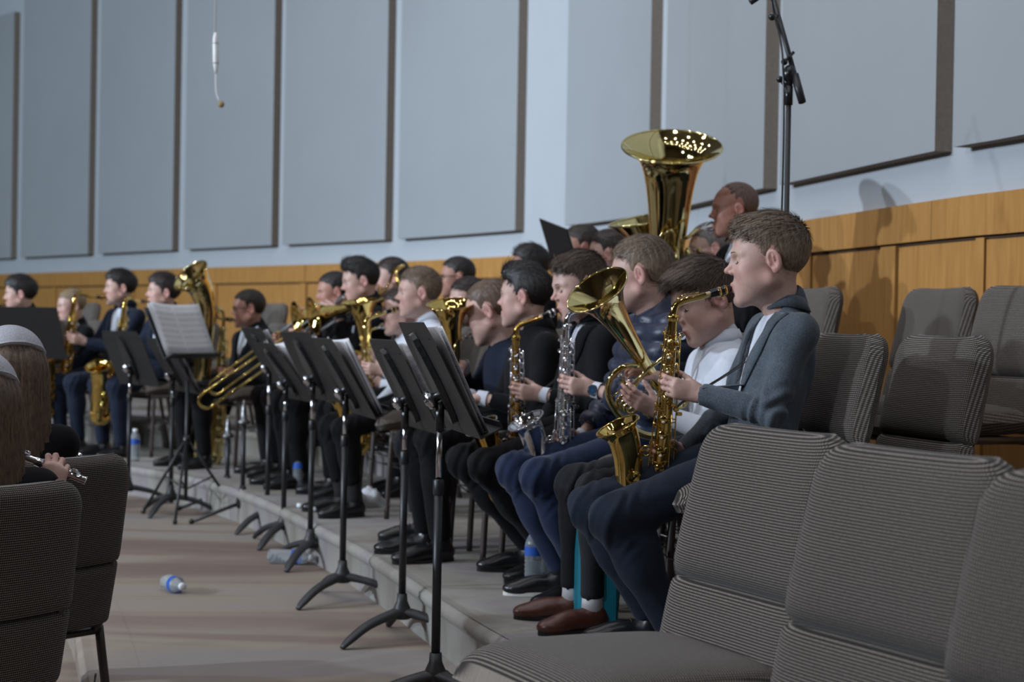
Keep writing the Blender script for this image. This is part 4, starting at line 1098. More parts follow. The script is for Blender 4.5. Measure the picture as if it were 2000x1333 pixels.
# ------------------------------------------------------------------ smooth bodies: distance fields meshed by surface nets
class SDF:
    def __init__(s, lo, hi, h):
        s.lo = np.array(lo, dtype=np.float64); s.h = h
        s.n = np.ceil((np.array(hi) - s.lo) / h).astype(int) + 2
        s.v = np.full(s.n, 1.0, dtype=np.float32)
    def sub(s, lo, hi):
        a = np.clip(np.floor((np.array(lo) - s.lo) / s.h).astype(int), 0, s.n - 1)
        b = np.clip(np.ceil((np.array(hi) - s.lo) / s.h).astype(int) + 1, 1, s.n)
        if np.any(b <= a): return None
        ax = [(s.lo[i] + s.h * np.arange(a[i], b[i])).astype(np.float32) for i in range(3)]
        return (slice(a[0], b[0]), slice(a[1], b[1]), slice(a[2], b[2])), ax[0][:, None, None], ax[1][None, :, None], ax[2][None, None, :]
    def merge(s, sl, d, k, op):
        c = s.v[sl]
        if op == 'sub':
            d = -d; hh = np.clip(k - np.abs(c - d), 0, None) / k if k > 0 else 0
            s.v[sl] = np.maximum(c, d) + (hh * hh * k * 0.25 if k > 0 else 0)
        else:
            hh = np.clip(k - np.abs(c - d), 0, None) / k if k > 0 else 0
            s.v[sl] = np.minimum(c, d) - (hh * hh * k * 0.25 if k > 0 else 0)
    def cone(s, a, b, ra, rb, k=0.01, op='add', sq=None):
        a = np.array(a, float); b = np.array(b, float); R = max(ra, rb) + k + 2 * s.h
        q = s.sub(np.minimum(a, b) - R, np.maximum(a, b) + R)
        if q is None: return s
        sl, X, Y, Z = q; ab = b - a; L2 = float(ab @ ab) + 1e-12
        t = ((X - a[0]) * ab[0] + (Y - a[1]) * ab[1] + (Z - a[2]) * ab[2]) / L2
        t = np.clip(t, 0, 1)
        d = np.sqrt((X - a[0] - t * ab[0]) ** 2 + (Y - a[1] - t * ab[1]) ** 2 + (Z - a[2] - t * ab[2]) ** 2) - (ra + (rb - ra) * t)
        s.merge(sl, d, k, op); return s
    def ell(s, c, r, R=None, k=0.01, op='add', plane=None):
        c = np.array(c, float); r = np.array(r if hasattr(r, '__len__') else (r, r, r), float)
        m = max(r) + k + 2 * s.h
        q = s.sub(c - m, c + m)
        if q is None: return s
        sl, X, Y, Z = q
        x, y, z = X - c[0], Y - c[1], Z - c[2]
        if R is not None:
            R = np.array(R)     # columns are the axes
            x, y, z = (x * R[0, 0] + y * R[1, 0] + z * R[2, 0]), (x * R[0, 1] + y * R[1, 1] + z * R[2, 1]), (x * R[0, 2] + y * R[1, 2] + z * R[2, 2])
        k0 = np.sqrt((x / r[0]) ** 2 + (y / r[1]) ** 2 + (z / r[2]) ** 2)
        k1 = np.sqrt((x / r[0] ** 2) ** 2 + (y / r[1] ** 2) ** 2 + (z / r[2] ** 2) ** 2) + 1e-9
        d = k0 * (k0 - 1.0) / k1
        if plane is not None:
            pn, pd = plane
            d = np.maximum(d, (X - c[0]) * pn[0] + (Y - c[1]) * pn[1] + (Z - c[2]) * pn[2] - pd)
        s.merge(sl, d, k, op); return s
    def cut(s, fn):
        """keep only where fn(X, Y, Z) <= 0"""
        X = (s.lo[0] + s.h * np.arange(s.n[0]))[:, None, None].astype(np.float32); Y = (s.lo[1] + s.h * np.arange(s.n[1]))[None, :, None].astype(np.float32); Z = (s.lo[2] + s.h * np.arange(s.n[2]))[None, None, :].astype(np.float32)
        s.v = np.maximum(s.v, fn(X, Y, Z)).astype(np.float32); return s
    def mesh(s, smooth=0):
        v = s.v; v[0] = v[-1] = 1; v[:, 0] = v[:, -1] = 1; v[:, :, 0] = v[:, :, -1] = 1
        ins = v < 0
        cnt = np.zeros(tuple(s.n - 1), dtype=np.uint8)
        for i in (0, 1):
            for j in (0, 1):
                for k in (0, 1):
                    cnt += ins[i:s.n[0] - 1 + i, j:s.n[1] - 1 + j, k:s.n[2] - 1 + k]
        act = (cnt > 0) & (cnt < 8)
        I = np.argwhere(act)
        vid = np.full(act.shape, -1, dtype=np.int32); vid[act] = np.arange(len(I))
        pos = np.zeros((len(I), 3)); num = np.zeros(len(I))
        cor = [(i, j, k) for i in (0, 1) for j in (0, 1) for k in (0, 1)]
        cv = {c: v[I[:, 0] + c[0], I[:, 1] + c[1], I[:, 2] + c[2]] for c in cor}
        for c in cor:
            for ax in range(3):
                if c[ax]: continue
                c2 = list(c); c2[ax] = 1; c2 = tuple(c2)
                A, B = cv[c], cv[c2]; m = (A < 0) != (B < 0)
                t = np.where(m, A / np.where(m, A - B, 1), 0)
                p = np.array(c, float)[None, :] + np.eye(3)[ax][None, :] * t[:, None]
                pos += p * m[:, None]; num += m
        P = s.lo + s.h * (I + pos / num[:, None])
        Q = []
        for ax in range(3):
            o = [(1, 2), (2, 0), (0, 1)][ax]
            sl0 = [slice(1, -1)] * 3; sl1 = [slice(1, -1)] * 3
            sl0[ax] = slice(0, -1); sl1[ax] = slice(1, None)
            e0, e1 = ins[tuple(sl0)], ins[tuple(sl1)]
            E = np.argwhere(e0 != e1)
            if not len(E): continue
            base = E.copy()
            for q in range(3):
                if q != ax: base[:, q] += 1
            d1 = np.zeros(3, int); d1[o[0]] = -1; d2 = np.zeros(3, int); d2[o[1]] = -1
            g = lambda off: vid[base[:, 0] + off[0], base[:, 1] + off[1], base[:, 2] + off[2]]
            q4 = np.stack([g(d1 + d2), g(d2), g(np.zeros(3, int)), g(d1)], 1)
            fl_ = ~e0[tuple(E.T)]
            q4[fl_] = q4[fl_][:, ::-1]
            Q.append(q4)
        Q = np.concatenate(Q) if Q else np.zeros((0, 4), int)
        for _ in range(smooth):
            acc = np.zeros_like(P); c = np.zeros(len(P))
            for a, b in ((0, 1), (1, 2), (2, 3), (3, 0)):
                for i, j in ((a, b), (b, a)):
                    for q in range(3): acc[:, q] += np.bincount(Q[:, i], weights=P[Q[:, j], q], minlength=len(P))
                    c += np.bincount(Q[:, i], minlength=len(P))
            P = P * 0.5 + 0.5 * acc / np.maximum(c, 1)[:, None]
        return P, Q
def normals(P, Q):
    n = np.cross(P[Q[:, 2]] - P[Q[:, 0]], P[Q[:, 3]] - P[Q[:, 1]])
    N = np.zeros_like(P)
    for i in range(4):
        for q in range(3): N[:, q] += np.bincount(Q[:, i], weights=n[:, q], minlength=len(P))
    return N / (np.linalg.norm(N, axis=1)[:, None] + 1e-12)
def np_mesh(name, P, Q, mat, tint=None):
    me = bpy.data.meshes.new(name)
    me.vertices.add(len(P)); me.vertices.foreach_set('co', np.asarray(P, np.float32).ravel())
    me.loops.add(4 * len(Q)); me.loops.foreach_set('vertex_index', np.asarray(Q, np.int32).ravel())
    me.polygons.add(len(Q)); me.polygons.foreach_set('loop_start', np.arange(0, 4 * len(Q), 4, dtype=np.int32))
    me.polygons.foreach_set('use_smooth', np.ones(len(Q), dtype=bool))
    me.update(calc_edges=True)
    if tint is not None:
        a = me.color_attributes.new('tint', 'FLOAT_COLOR', 'POINT')
        c = np.zeros((len(P), 4), np.float32); c[:, :3] = tint; c[:, 3] = 1
        a.data.foreach_set('color', c.ravel())
    me.materials.append(MATS[mat])
    return me
def join_pq(parts):
    P = []; Q = []; T = []; o = 0
    for p, q, t in parts:
        P.append(p); Q.append(q + o); T.append(t if t is not None else np.zeros((len(p), 3))); o += len(p)
    return np.concatenate(P), np.concatenate(Q), np.concatenate(T)
def xf(P, R, t): return P @ np.array(R).T + np.array(t)

# ------------------------------------------------------------------ head
def head_mesh(h, hs, nb, o):
    """skin of head and neck in head coordinates (origin between the ears, +y forward); nb: neck base"""
    s = SDF(np.array((-0.105, -0.13, min(-0.20, nb[2] - 0.03))) * 1.0, np.array((0.105, 0.15, 0.15)), h)
    jaw = o.get('jaw', 1.0); full = o.get('full', 0.6); nose = o.get('nose', 1.0)
    s.ell((0, -0.010, 0.043), (0.0735, 0.094, 0.083), k=0.03)
    s.ell((0, 0.030, 0.030), (0.064, 0.064, 0.066), k=0.03)            # forehead
    s.ell((0, 0.036, -0.022), (0.058 + 0.004 * full, 0.056, 0.074), k=0.03)
    for q in (-1, 1):
        s.cone((q * (0.052 + 0.004 * full), 0.002, -0.045), (q * 0.018, 0.072 * jaw, -0.092), 0.020, 0.017, 0.025)
        s.ell((q * 0.038, 0.062, -0.020), (0.026, 0.025, 0.026), k=0.022)      # cheek bone
        s.ell((q * (0.040 + .004 * full), 0.045, -0.052), (0.022 + 0.006 * full, 0.030, 0.028), k=0.025)   # full cheek
        s.cone((q * 0.012, 0.088, 0.026), (q * 0.045, 0.070, 0.026), 0.011, 0.009, 0.014)   # brow
    s.ell((0, 0.079 * jaw, -0.097), (0.019, 0.016, 0.015), k=0.018)      # chin
    s.ell((0, 0.070, -0.062), (0.030, 0.026, 0.026), k=0.02)             # muzzle
    for q in (-1, 1):
        s.ell((q * 0.0320, 0.0915, 0.009), (0.0160, 0.0145, 0.0110), k=0.014, op='sub')   # sockets
    # nose
    s.cone((0, 0.0855, 0.018), (0, 0.1065 + 0.006 * (nose - 1), -0.014), 0.0078, 0.0078, 0.010)
    s.ell((0, 0.1095 + 0.012 * (nose - 1), -0.0175), (0.0096, 0.0100, 0.0082), k=0.006)
    for q in (-1, 1):
        s.ell((q * 0.0108, 0.0985, -0.0225), (0.0064, 0.0086, 0.0064), k=0.005)
        s.ell((q * 0.0060, 0.1050, -0.0290), (0.0033, 0.005, 0.003), k=0.003, op='sub')
    # lips
    open_ = o.get('open', 0.0)
    s.cone((-0.021, 0.086, -0.0585), (0, 0.0965, -0.0555), 0.0035, 0.0062, 0.006); s.cone((0.021, 0.086, -0.0585), (0, 0.0965, -0.0555), 0.0035, 0.0062, 0.006)
    s.cone((-0.018, 0.086, -0.0655), (0, 0.0950, -0.0680), 0.004, 0.0072, 0.006); s.cone((0.018, 0.086, -0.0655), (0, 0.0950, -0.0680), 0.004, 0.0072, 0.006)
    s.cone((-0.016, 0.0925, -0.0615), (0.016, 0.0925, -0.0615), 0.0013, 0.0013, 0.003, op='sub')
    s.cone((0, 0.099, -0.0620), (0, 0.108, -0.0620), 0.0030, 0.004, 0.004, op='sub')
    s.ell((0, 0.0965, -0.0805), (0.016, 0.008, 0.005), k=0.012, op='sub')
    s.ell((0, 0.034, -0.070), (0.048, 0.048, 0.034), k=0.025)     # below the lip
    # eyelids round the eyeballs
    lid = o.get('lid', 0.0)      # 0 open, 1 closed
    for q in (-1, 1):
        e = (q * 0.0315, 0.0735, 0.0085)
        n = np.array((0, 0.35 - 0.5 * lid, -1.0)); n /= np.linalg.norm(n)
        s.ell(e, 0.0132, k=0.004, plane=(n, -0.0030 + 0.0085 * lid))
        n2 = np.array((0, 0.2, 1.0)); n2 /= np.linalg.norm(n2)
        s.ell(e, 0.0128, k=0.004, plane=(n2, -0.0050))
    # ears
    for q in (-1, 1):
        a = math.radians(16)
        ex = V((q * 0.96, 0.0, 0.0)); 
        Rm = Matrix.Rotation(-a, 3, 'X') @ Matrix.Rotation(q * math.radians(24), 3, 'Z')
        R = np.array([[Rm[i][j] for j in range(3)] for i in range(3)])
        c = np.array((q * 0.0800, -0.010, 0.004))
        s.ell(c, (0.0080, 0.0190, 0.0310), R, k=0.005)
        s.ell(c + R @ np.array((q * 0.0085, 0.002, 0.0040)), (0.0098, 0.0128, 0.0225), R, k=0.0025, op='sub')
        s.ell(c + R @ np.array((q * 0.0015, -0.001, 0.010)), (0.0042, 0.0035, 0.012), R, k=0.003)
        s.ell(c + R @ np.array((q * 0.001, 0.004, -0.024)), (0.006, 0.008, 0.009), R, k=0.006)
        s.ell(c + R @ np.array((q * 0.001, 0.0150, -0.004)), (0.005, 0.005, 0.007), R, k=0.005)
    # neck
    s.cone((0, -0.022, -0.045), nb, 0.043 + 0.003 * full, o.get('neckr', 0.044), 0.03)
    s.cone((0, 0.02, -0.075), nb, 0.020, 0.030, 0.03)
    P, Q = s.mesh(1)
    g = lambda c, r: np.exp(-(((P - np.array(c)) / np.array(r)) ** 2).sum(1))
    lips = np.clip(1.6 * g((0, 0.098, -0.062), (0.020, 0.02, 0.0115)) - 0.25, 0, 1)
    flush = np.clip(0.55 * (g((0.045, 0.07, -0.03), (0.03, 0.04, 0.03)) + g((-0.045, 0.07, -0.03), (0.03, 0.04, 0.03))) + 0.5 * g((0, 0.112, -0.022), (0.015, 0.015, 0.015)) + 0.75 * (g((0.08, -0.008, 0.0), (0.02, 0.03, 0.04)) + g((-0.08, -0.008, 0.0), (0.02, 0.03, 0.04))), 0, 1)
    T = np.stack([lips, flush, flush * 0], 1)
    return P, Q, T
HAIRLINE = ([-0.14, -0.09, -0.055, -0.040, -0.030, -0.022, -0.004, 0.006, 0.012, 0.021, 0.028, 0.036, 0.050, 0.070, 0.085, 0.10, 0.12], [-0.075, -0.070, -0.058, -0.040, 0.0, 0.030, 0.034, 0.010, -0.014, -0.012, 0.020, 0.048, 0.060, 0.073, 0.082, 0.095, 0.10])
def hair_field(h, st):
    s = SDF((-0.115, -0.145, -0.10), (0.115, 0.15, 0.19), h)
    t = st.get('side', 0.005)
    s.ell((0, -0.010, 0.043), (0.0735 + t, 0.094 + t + st.get('back', 0.004), 0.083 + 0.006), k=0.01)
    s.ell((0, 0.030, 0.030), (0.064 + t * 0.8, 0.064 + 0.003, 0.066 + 0.004), k=0.02)
    for c, r in st.get('top', []): s.ell(c, r, k=0.02)
    up = st.get('line', 0.0)
    s.cut(lambda X, Y, Z: (np.interp(Y, HAIRLINE[0], HAIRLINE[1]).astype(np.float32) + up * (Y > 0.03) - Z) * 0.8 + 0.004 * np.sin(150 * X + 40 * Z) + 0 * X)
    P, Q = s.mesh(2)
    m = P[:, 2] - np.interp(P[:, 1], HAIRLINE[0], HAIRLINE[1]) - up * (P[:, 1] > 0.03)
    sk = np.array((0, -0.010, 0.043)); f = np.clip(1 - m / 0.03, 0, 1) * (P[:, 1] < 0.05)
    P = P + (sk - P) * (f * 0.034)[:, None]
    return P, Q
def strands(P, N, count, st, seed):
    r = np.random.default_rng(seed)
    k = r.integers(0, len(P), count)
    p = P[k]; n = N[k]
    # fewer strands on clipped sides
    topw = np.clip((p[:, 2] - 0.03) / 0.07, 0, 1)
    crown = np.array(st.get('crown', (0.01, -0.065, 0.12)))
    d = p - crown; d /= np.linalg.norm(d, axis=1)[:, None] + 1e-9
    comb = np.array(st.get('comb', (0, 0.4, 0.1)))
    d = d * (1 - 0.55 * topw[:, None]) + comb[None, :] * topw[:, None] + r.normal(0, 0.11, d.shape)
    d[:, 2] -= 0.5 * (1 - topw)
    d -= n * (d * n).sum(1)[:, None]; d /= np.linalg.norm(d, axis=1)[:, None] + 1e-9
    L = st.get('len', 0.035) * (0.35 + 0.65 * topw) * r.uniform(0.6, 1.2, count)
    lift = st.get('lift', 0.10) * (0.25 + topw) * r.uniform(0.3, 1.3, count)
    w = np.cross(n, d) * (r.uniform(0.0005, 0.0010, count) * st.get('w', 1.0))[:, None]
    V_ = []; F = []
    ts = (0.0, 0.4, 0.75, 1.0); ws = (1.0, 0.95, 0.65, 0.08)
    for t, wk in zip(ts, ws):
        c = p - n * 0.0015 + d * (L * t)[:, None] + n * (L * lift * (t * 1.6 - 1.1 * t * t))[:, None]
        V_ += [c - w * wk, c + w * wk]
    V_ = np.stack(V_, 1).reshape(-1, 3)
    base = np.arange(count)[:, None] * 8
    F = np.concatenate([base + np.array([[2 * i, 2 * i + 1, 2 * i + 3, 2 * i + 2]]) for i in range(3)])
    return V_, F

# ------------------------------------------------------------------ hands
def hand_cones(wr, d, n, left, k, curls, spread=1.0, thumb=(0.55, 0.35)):
    """list of (a, b, ra, rb): palm and fingers. d: wrist to knuckles, n: out of the palm"""
    d = V(d).normalized(); n = V(n); n = (n - d * n.dot(d)).normalized()
    t = n.cross(d) if left else d.cross(n)
    wr = V(wr); C = []
    kn = [(0.086, 0.0265), (0.090, 0.0085), (0.085, -0.0090), (0.077, -0.0255)]
    ln = [(0.041, 0.025, 0.020), (0.045, 0.028, 0.021), (0.042, 0.026, 0.020), (0.032, 0.020, 0.018)]
    rr = [0.0088, 0.0090, 0.0086, 0.0077]
    K = []
    for (a, b), r in zip(kn, rr):
        p = wr + (d * a + t * b - n * (0.004 - abs(b) * 0.12)) * k; K.append(p)
        C.append((wr + (d * 0.008 + t * b * 0.62) * k, p, 0.0150 * k, 0.0112 * k, 0.016 * k))
    C.append((wr + (d * 0.03 + t * 0.012 + n * 0.006) * k, wr + (d * 0.068 + t * 0.0 + n * 0.005) * k, 0.016 * k, 0.015 * k, 0.018 * k))
    for i in range(4):
        ang = 0.0; p = K[i]; sp = (0.07, 0.02, -0.03, -0.09)[i] * spread
        cs = curls[i] if hasattr(curls[i], '__len__') else (curls[i], curls[i] * 1.1, curls[i] * 0.7)
        for j in range(3):
            ang += cs[j]
            dd = (d * math.cos(ang) + n * math.sin(ang) + t * sp * math.cos(ang)).normalized()
            q = p + dd * ln[i][j] * k
            C.append((p, q, rr[i] * (1 - 0.06 * j) * k, rr[i] * (0.94 - 0.08 * j) * k, 0.005 * k))
            p = q
    a, b = thumb
    p0 = wr + (d * 0.022 + t * 0.020 + n * 0.006) * k
    d1 = (d * math.cos(a) + t * math.sin(a) * 0.9 + n * b).normalized()
    p1 = p0 + d1 * 0.040 * k
    d2 = (d * math.cos(a * 0.8) + t * math.sin(a * 0.8) * 0.7 + n * b * 1.5).normalized()
    p2 = p1 + d2 * 0.030 * k; p3 = p2 + (d2 * 0.9 + d * 0.25).normalized() * 0.024 * k
    C.append((p0, p1, 0.0160 * k, 0.0110 * k, 0.016 * k)); C.append((p1, p2, 0.0105 * k, 0.0095 * k, 0.006 * k)); C.append((p2, p3, 0.0096 * k, 0.0078 * k, 0.004 * k))
    return C
def ik(S, W, l1, l2, pole):
    S, W = V(S), V(W); d = W - S; L = d.length
    if L > (l1 + l2) * 0.985:
        f = L / ((l1 + l2) * 0.985); l1 *= f; l2 *= f
    u = d.normalized(); a = (l1 * l1 - l2 * l2 + L * L) / (2 * L); hgt = math.sqrt(max(0, l1 * l1 - a * a))
    p = V(pole); p = (p - u * p.dot(u)).normalized()
    return S + u * a + p * hgt

# ------------------------------------------------------------------ people
PEOPLE = []
class Person:
    def __init__(s, label, px, py, Z, level, yaw, b=0.84, hs=1.0, pitch=0, hyaw=0, roll=0, lean=0.03, side=0.0, **o):
        s.label, s.level, s.b, s.hs, s.o = label, level, b, hs, o
        H = at(px, py, Z)
        s.yaw = math.radians(yaw)
        Rz = Matrix.Rotation(s.yaw, 3, 'Z')
        base = V((H.x, H.y, 0)) - Rz @ V((side, lean, 0))
        s.M = Matrix.Translation((base.x, base.y, level)) @ Matrix.Rotation(s.yaw, 4, 'Z')
        s.iM = s.M.inverted()
        s.hd = V((side, lean, H.z - level))
        s.Rh = Matrix.Rotation(math.radians(hyaw), 3, 'Z') @ Matrix.Rotation(math.radians(-pitch), 3, 'X') @ Matrix.Rotation(math.radians(roll), 3, 'Y')
        s.seat = o.get('seat', 0.462)
        s.p0 = V((0, 0, s.seat + 0.095 * b))
        s.p1 = s.hd + V((0, -0.052 * hs + o.get('nbf', 0.0), -0.130 * hs)) + (s.Rh @ V((0, 0, -0.01)) - V((0, 0, -0.01)))
        s.u = (s.p1 - s.p0).normalized(); s.x = V((1, 0, 0)); s.x = (s.x - s.u * s.x.dot(s.u)).normalized(); s.f = s.u.cross(s.x)
        s.mouth = s.hd + s.Rh @ (V((0, 0.100, -0.0615)) * hs)
        sw = 0.155 * b * o.get('shw', 1.0)
        s.S = {q: s.p1 - s.u * 0.062 * b + s.x * (sw * (1 if q == 'r' else -1)) + s.f * (0.008 + o.get('shf', 0.0)) for q in 'lr'}
        s.hands = {}
    def world(s, p): return s.M @ V(p)
    def loc(s, px, py, Z): return s.iM @ at(px, py, Z)
def arm(p, q, wr, d, n, curls=(0.5, 0.55, 0.6, 0.65), spread=1.0, thumb=(0.55, 0.35), pole=None):
    p.hands[q] = dict(wr=V(wr), d=V(d), n=V(n), curls=curls, spread=spread, thumb=thumb, pole=pole)

def play_sax(p, kind, label, mat='brass', up=(-0.10, -0.05, 1.0), detail=True, bodymat=None, mouth='ebonite', yaw=0.0, lhz=None, rhz=None, shift=(0, 0, 0)):
    z = V(up).normalized(); x = Matrix.Rotation(yaw, 3, 'Z') @ V((0, -1, 0)); x = (x - z * x.dot(z)).normalized(); y = z.cross(x)
    R = Matrix(((x[0], y[0], z[0]), (x[1], y[1], z[1]), (x[2], y[2], z[2])))
    tip = p.mouth + p.Rh @ V((0, -0.010, 0)) + V(shift)
    o = tip - R @ SAX_TIP[kind]
    Ml = Matrix.Translation(o) @ R.to_4x4()
    s, inf = sax(p.M @ Ml, label, kind, mat, bodymat, mouth, detail)
    k = inf['k']; L = lambda v: Ml @ V(v); D = lambda v: R @ V(v)
    kh = p.b * 0.98
    zl = lhz if lhz is not None else -0.185 * k; zr = rhz if rhz is not None else -0.375 * k
    rl, rr_ = inf['cone'](zl), inf['cone'](zr)
    arm(p, 'l', L((0.088 * kh + 0.004, -rl - 0.034, zl - 0.012)), D((-1, 0.10, 0.16)), D((0.18, 1, 0.0)), ((0.55, 0.75, 0.5), (0.65, 0.8, 0.5), (0.72, 0.85, 0.5), (0.7, 0.8, 0.5)), 1.0, (0.75, 0.9))
    arm(p, 'r', L((0.085 * kh + 0.004, rr_ + 0.034, zr - 0.010)), D((-1, -0.10, 0.05)), D((0.18, -1, 0.0)), ((0.55, 0.75, 0.5), (0.62, 0.8, 0.5), (0.68, 0.85, 0.5), (0.7, 0.8, 0.5)), 1.0, (0.75, 0.9))
    # neck strap from the ring to the collar
    nb = p.p1
    st = MB(); iS = (Ml.inverted())
    hk = inf['hook']
    for q in (-1, 1):
        st.tube(catmull([hk, hk + V((0.03, q * 0.006, 0.03)), iS @ (nb + p.f * 0.125 * p.b + p.x * 0.012 * q - p.u * 0.20 * p.b), iS @ (nb + p.f * 0.085 * p.b + p.x * 0.03 * q - p.u * 0.12 * p.b)], 5), 0.0028, 8, flat=(0.4, 1.5))
    st.build('neck_strap', 'felt_black', s)
    return s
def play_horn(p, label, up=(0, 0.6, 0.8), scale=0.85, mat='brass_pale', R=0.112, side=0.0, mt=None):
    z = V(up).normalized(); x = V((0, -1, 0)); x = (x - z * x.dot(z)).normalized(); y = z.cross(x)
    Rm = Matrix(((x[0], y[0], z[0]), (x[1], y[1], z[1]), (x[2], y[2], z[2])))
    tip = p.mouth + p.Rh @ V((0, 0.003, 0))
    o = tip - Rm @ (V(mt if mt else HORN_TIP) * scale)
    Ml = Matrix.Translation(o) @ Rm.to_4x4()
    s = horn(p.M @ Ml, label, mat, R, scale, tip=mt)
    L = lambda v: Ml @ (V(v) * scale); D = lambda v: Rm @ V(v)
    # right hand over the valve buttons, left hand round the casing from the player's left
    arm(p, 'r', L((0.045, 0.005, 0.055)), D((-0.9, -0.35, -0.05)), D((-0.25, -0.1, -1)), ((0.45, 0.7, 0.45), (0.5, 0.7, 0.45), (0.5, 0.75, 0.5), (0.3, 0.5, 0.4)), 1.3, (0.7, 0.5))
    arm(p, 'l', L((0.03, -0.105, -0.12)), D((-0.85, 0.15, 0.5)), D((0.1, 1, 0.0)), ((0.35, 0.55, 0.4), (0.45, 0.6, 0.4), (0.55, 0.7, 0.4), (0.6, 0.8, 0.4)), 1.2, (0.7, 0.6))
    return s

def fold_disp(P, segs, amp, kind, seed, kc=0.9):
    """displacement along normals: garment folds. segs: (a, b, r, role)"""
    r = np.random.default_rng(seed)
    best = np.full(len(P), 9.0); al = np.zeros(len(P)); role = np.zeros(len(P), int); tt = np.zeros(len(P)); Ls = np.zeros(len(P))
    for a, b, rad, ro in segs:
        a = np.array(a); b = np.array(b); ab = b - a; L = np.linalg.norm(ab)
        t = np.clip((P - a) @ ab / (L * L), 0, 1)
        dd = np.linalg.norm(P - a - t[:, None] * ab, axis=1) / rad
        m = dd < best
        best[m] = dd[m]; al[m] = t[m] * L; role[m] = ro; tt[m] = t[m]; Ls[m] = L
    ph = r.uniform(0, 6.28, 6)
    w1 = np.sin(P[:, 0] * 31 + P[:, 2] * 17 + ph[0] + 1.6 * np.sin(P[:, 1] * 23 + ph[1]))
    w2 = np.sin(P[:, 1] * 43 - P[:, 2] * 26 + ph[2] + 1.4 * np.sin(P[:, 0] * 29 + ph[3]))
    base = 0.5 * w1 + 0.5 * w2
    if kind == 'puffy':
        per = np.where(role == 0, 0.062, 0.052)
        q = np.abs(np.sin(PI * al / per)) ** 0.55
        return amp * (q - 0.5) * 2.2 + amp * 0.35 * w1
    # tighter creases at elbows, knees and hips
    limb = role > 0
    near = np.where(limb, np.where((role == 1) | (role == 3), tt, 1 - tt), 0)        # towards the joint
    crease = np.sin(al * 95 + 3.2 * np.sin(P[:, 0] * 42 + P[:, 1] * 35 + P[:, 2] * 20 + ph[4]) + ph[5]) * np.clip((near - 0.55) / 0.4, 0, 1) ** 1.5
    crease = np.sign(crease) * np.abs(crease) ** 0.8
    return amp * (base * np.where(limb, 0.5, 0.9) + np.where(limb, kc, 0) * crease)

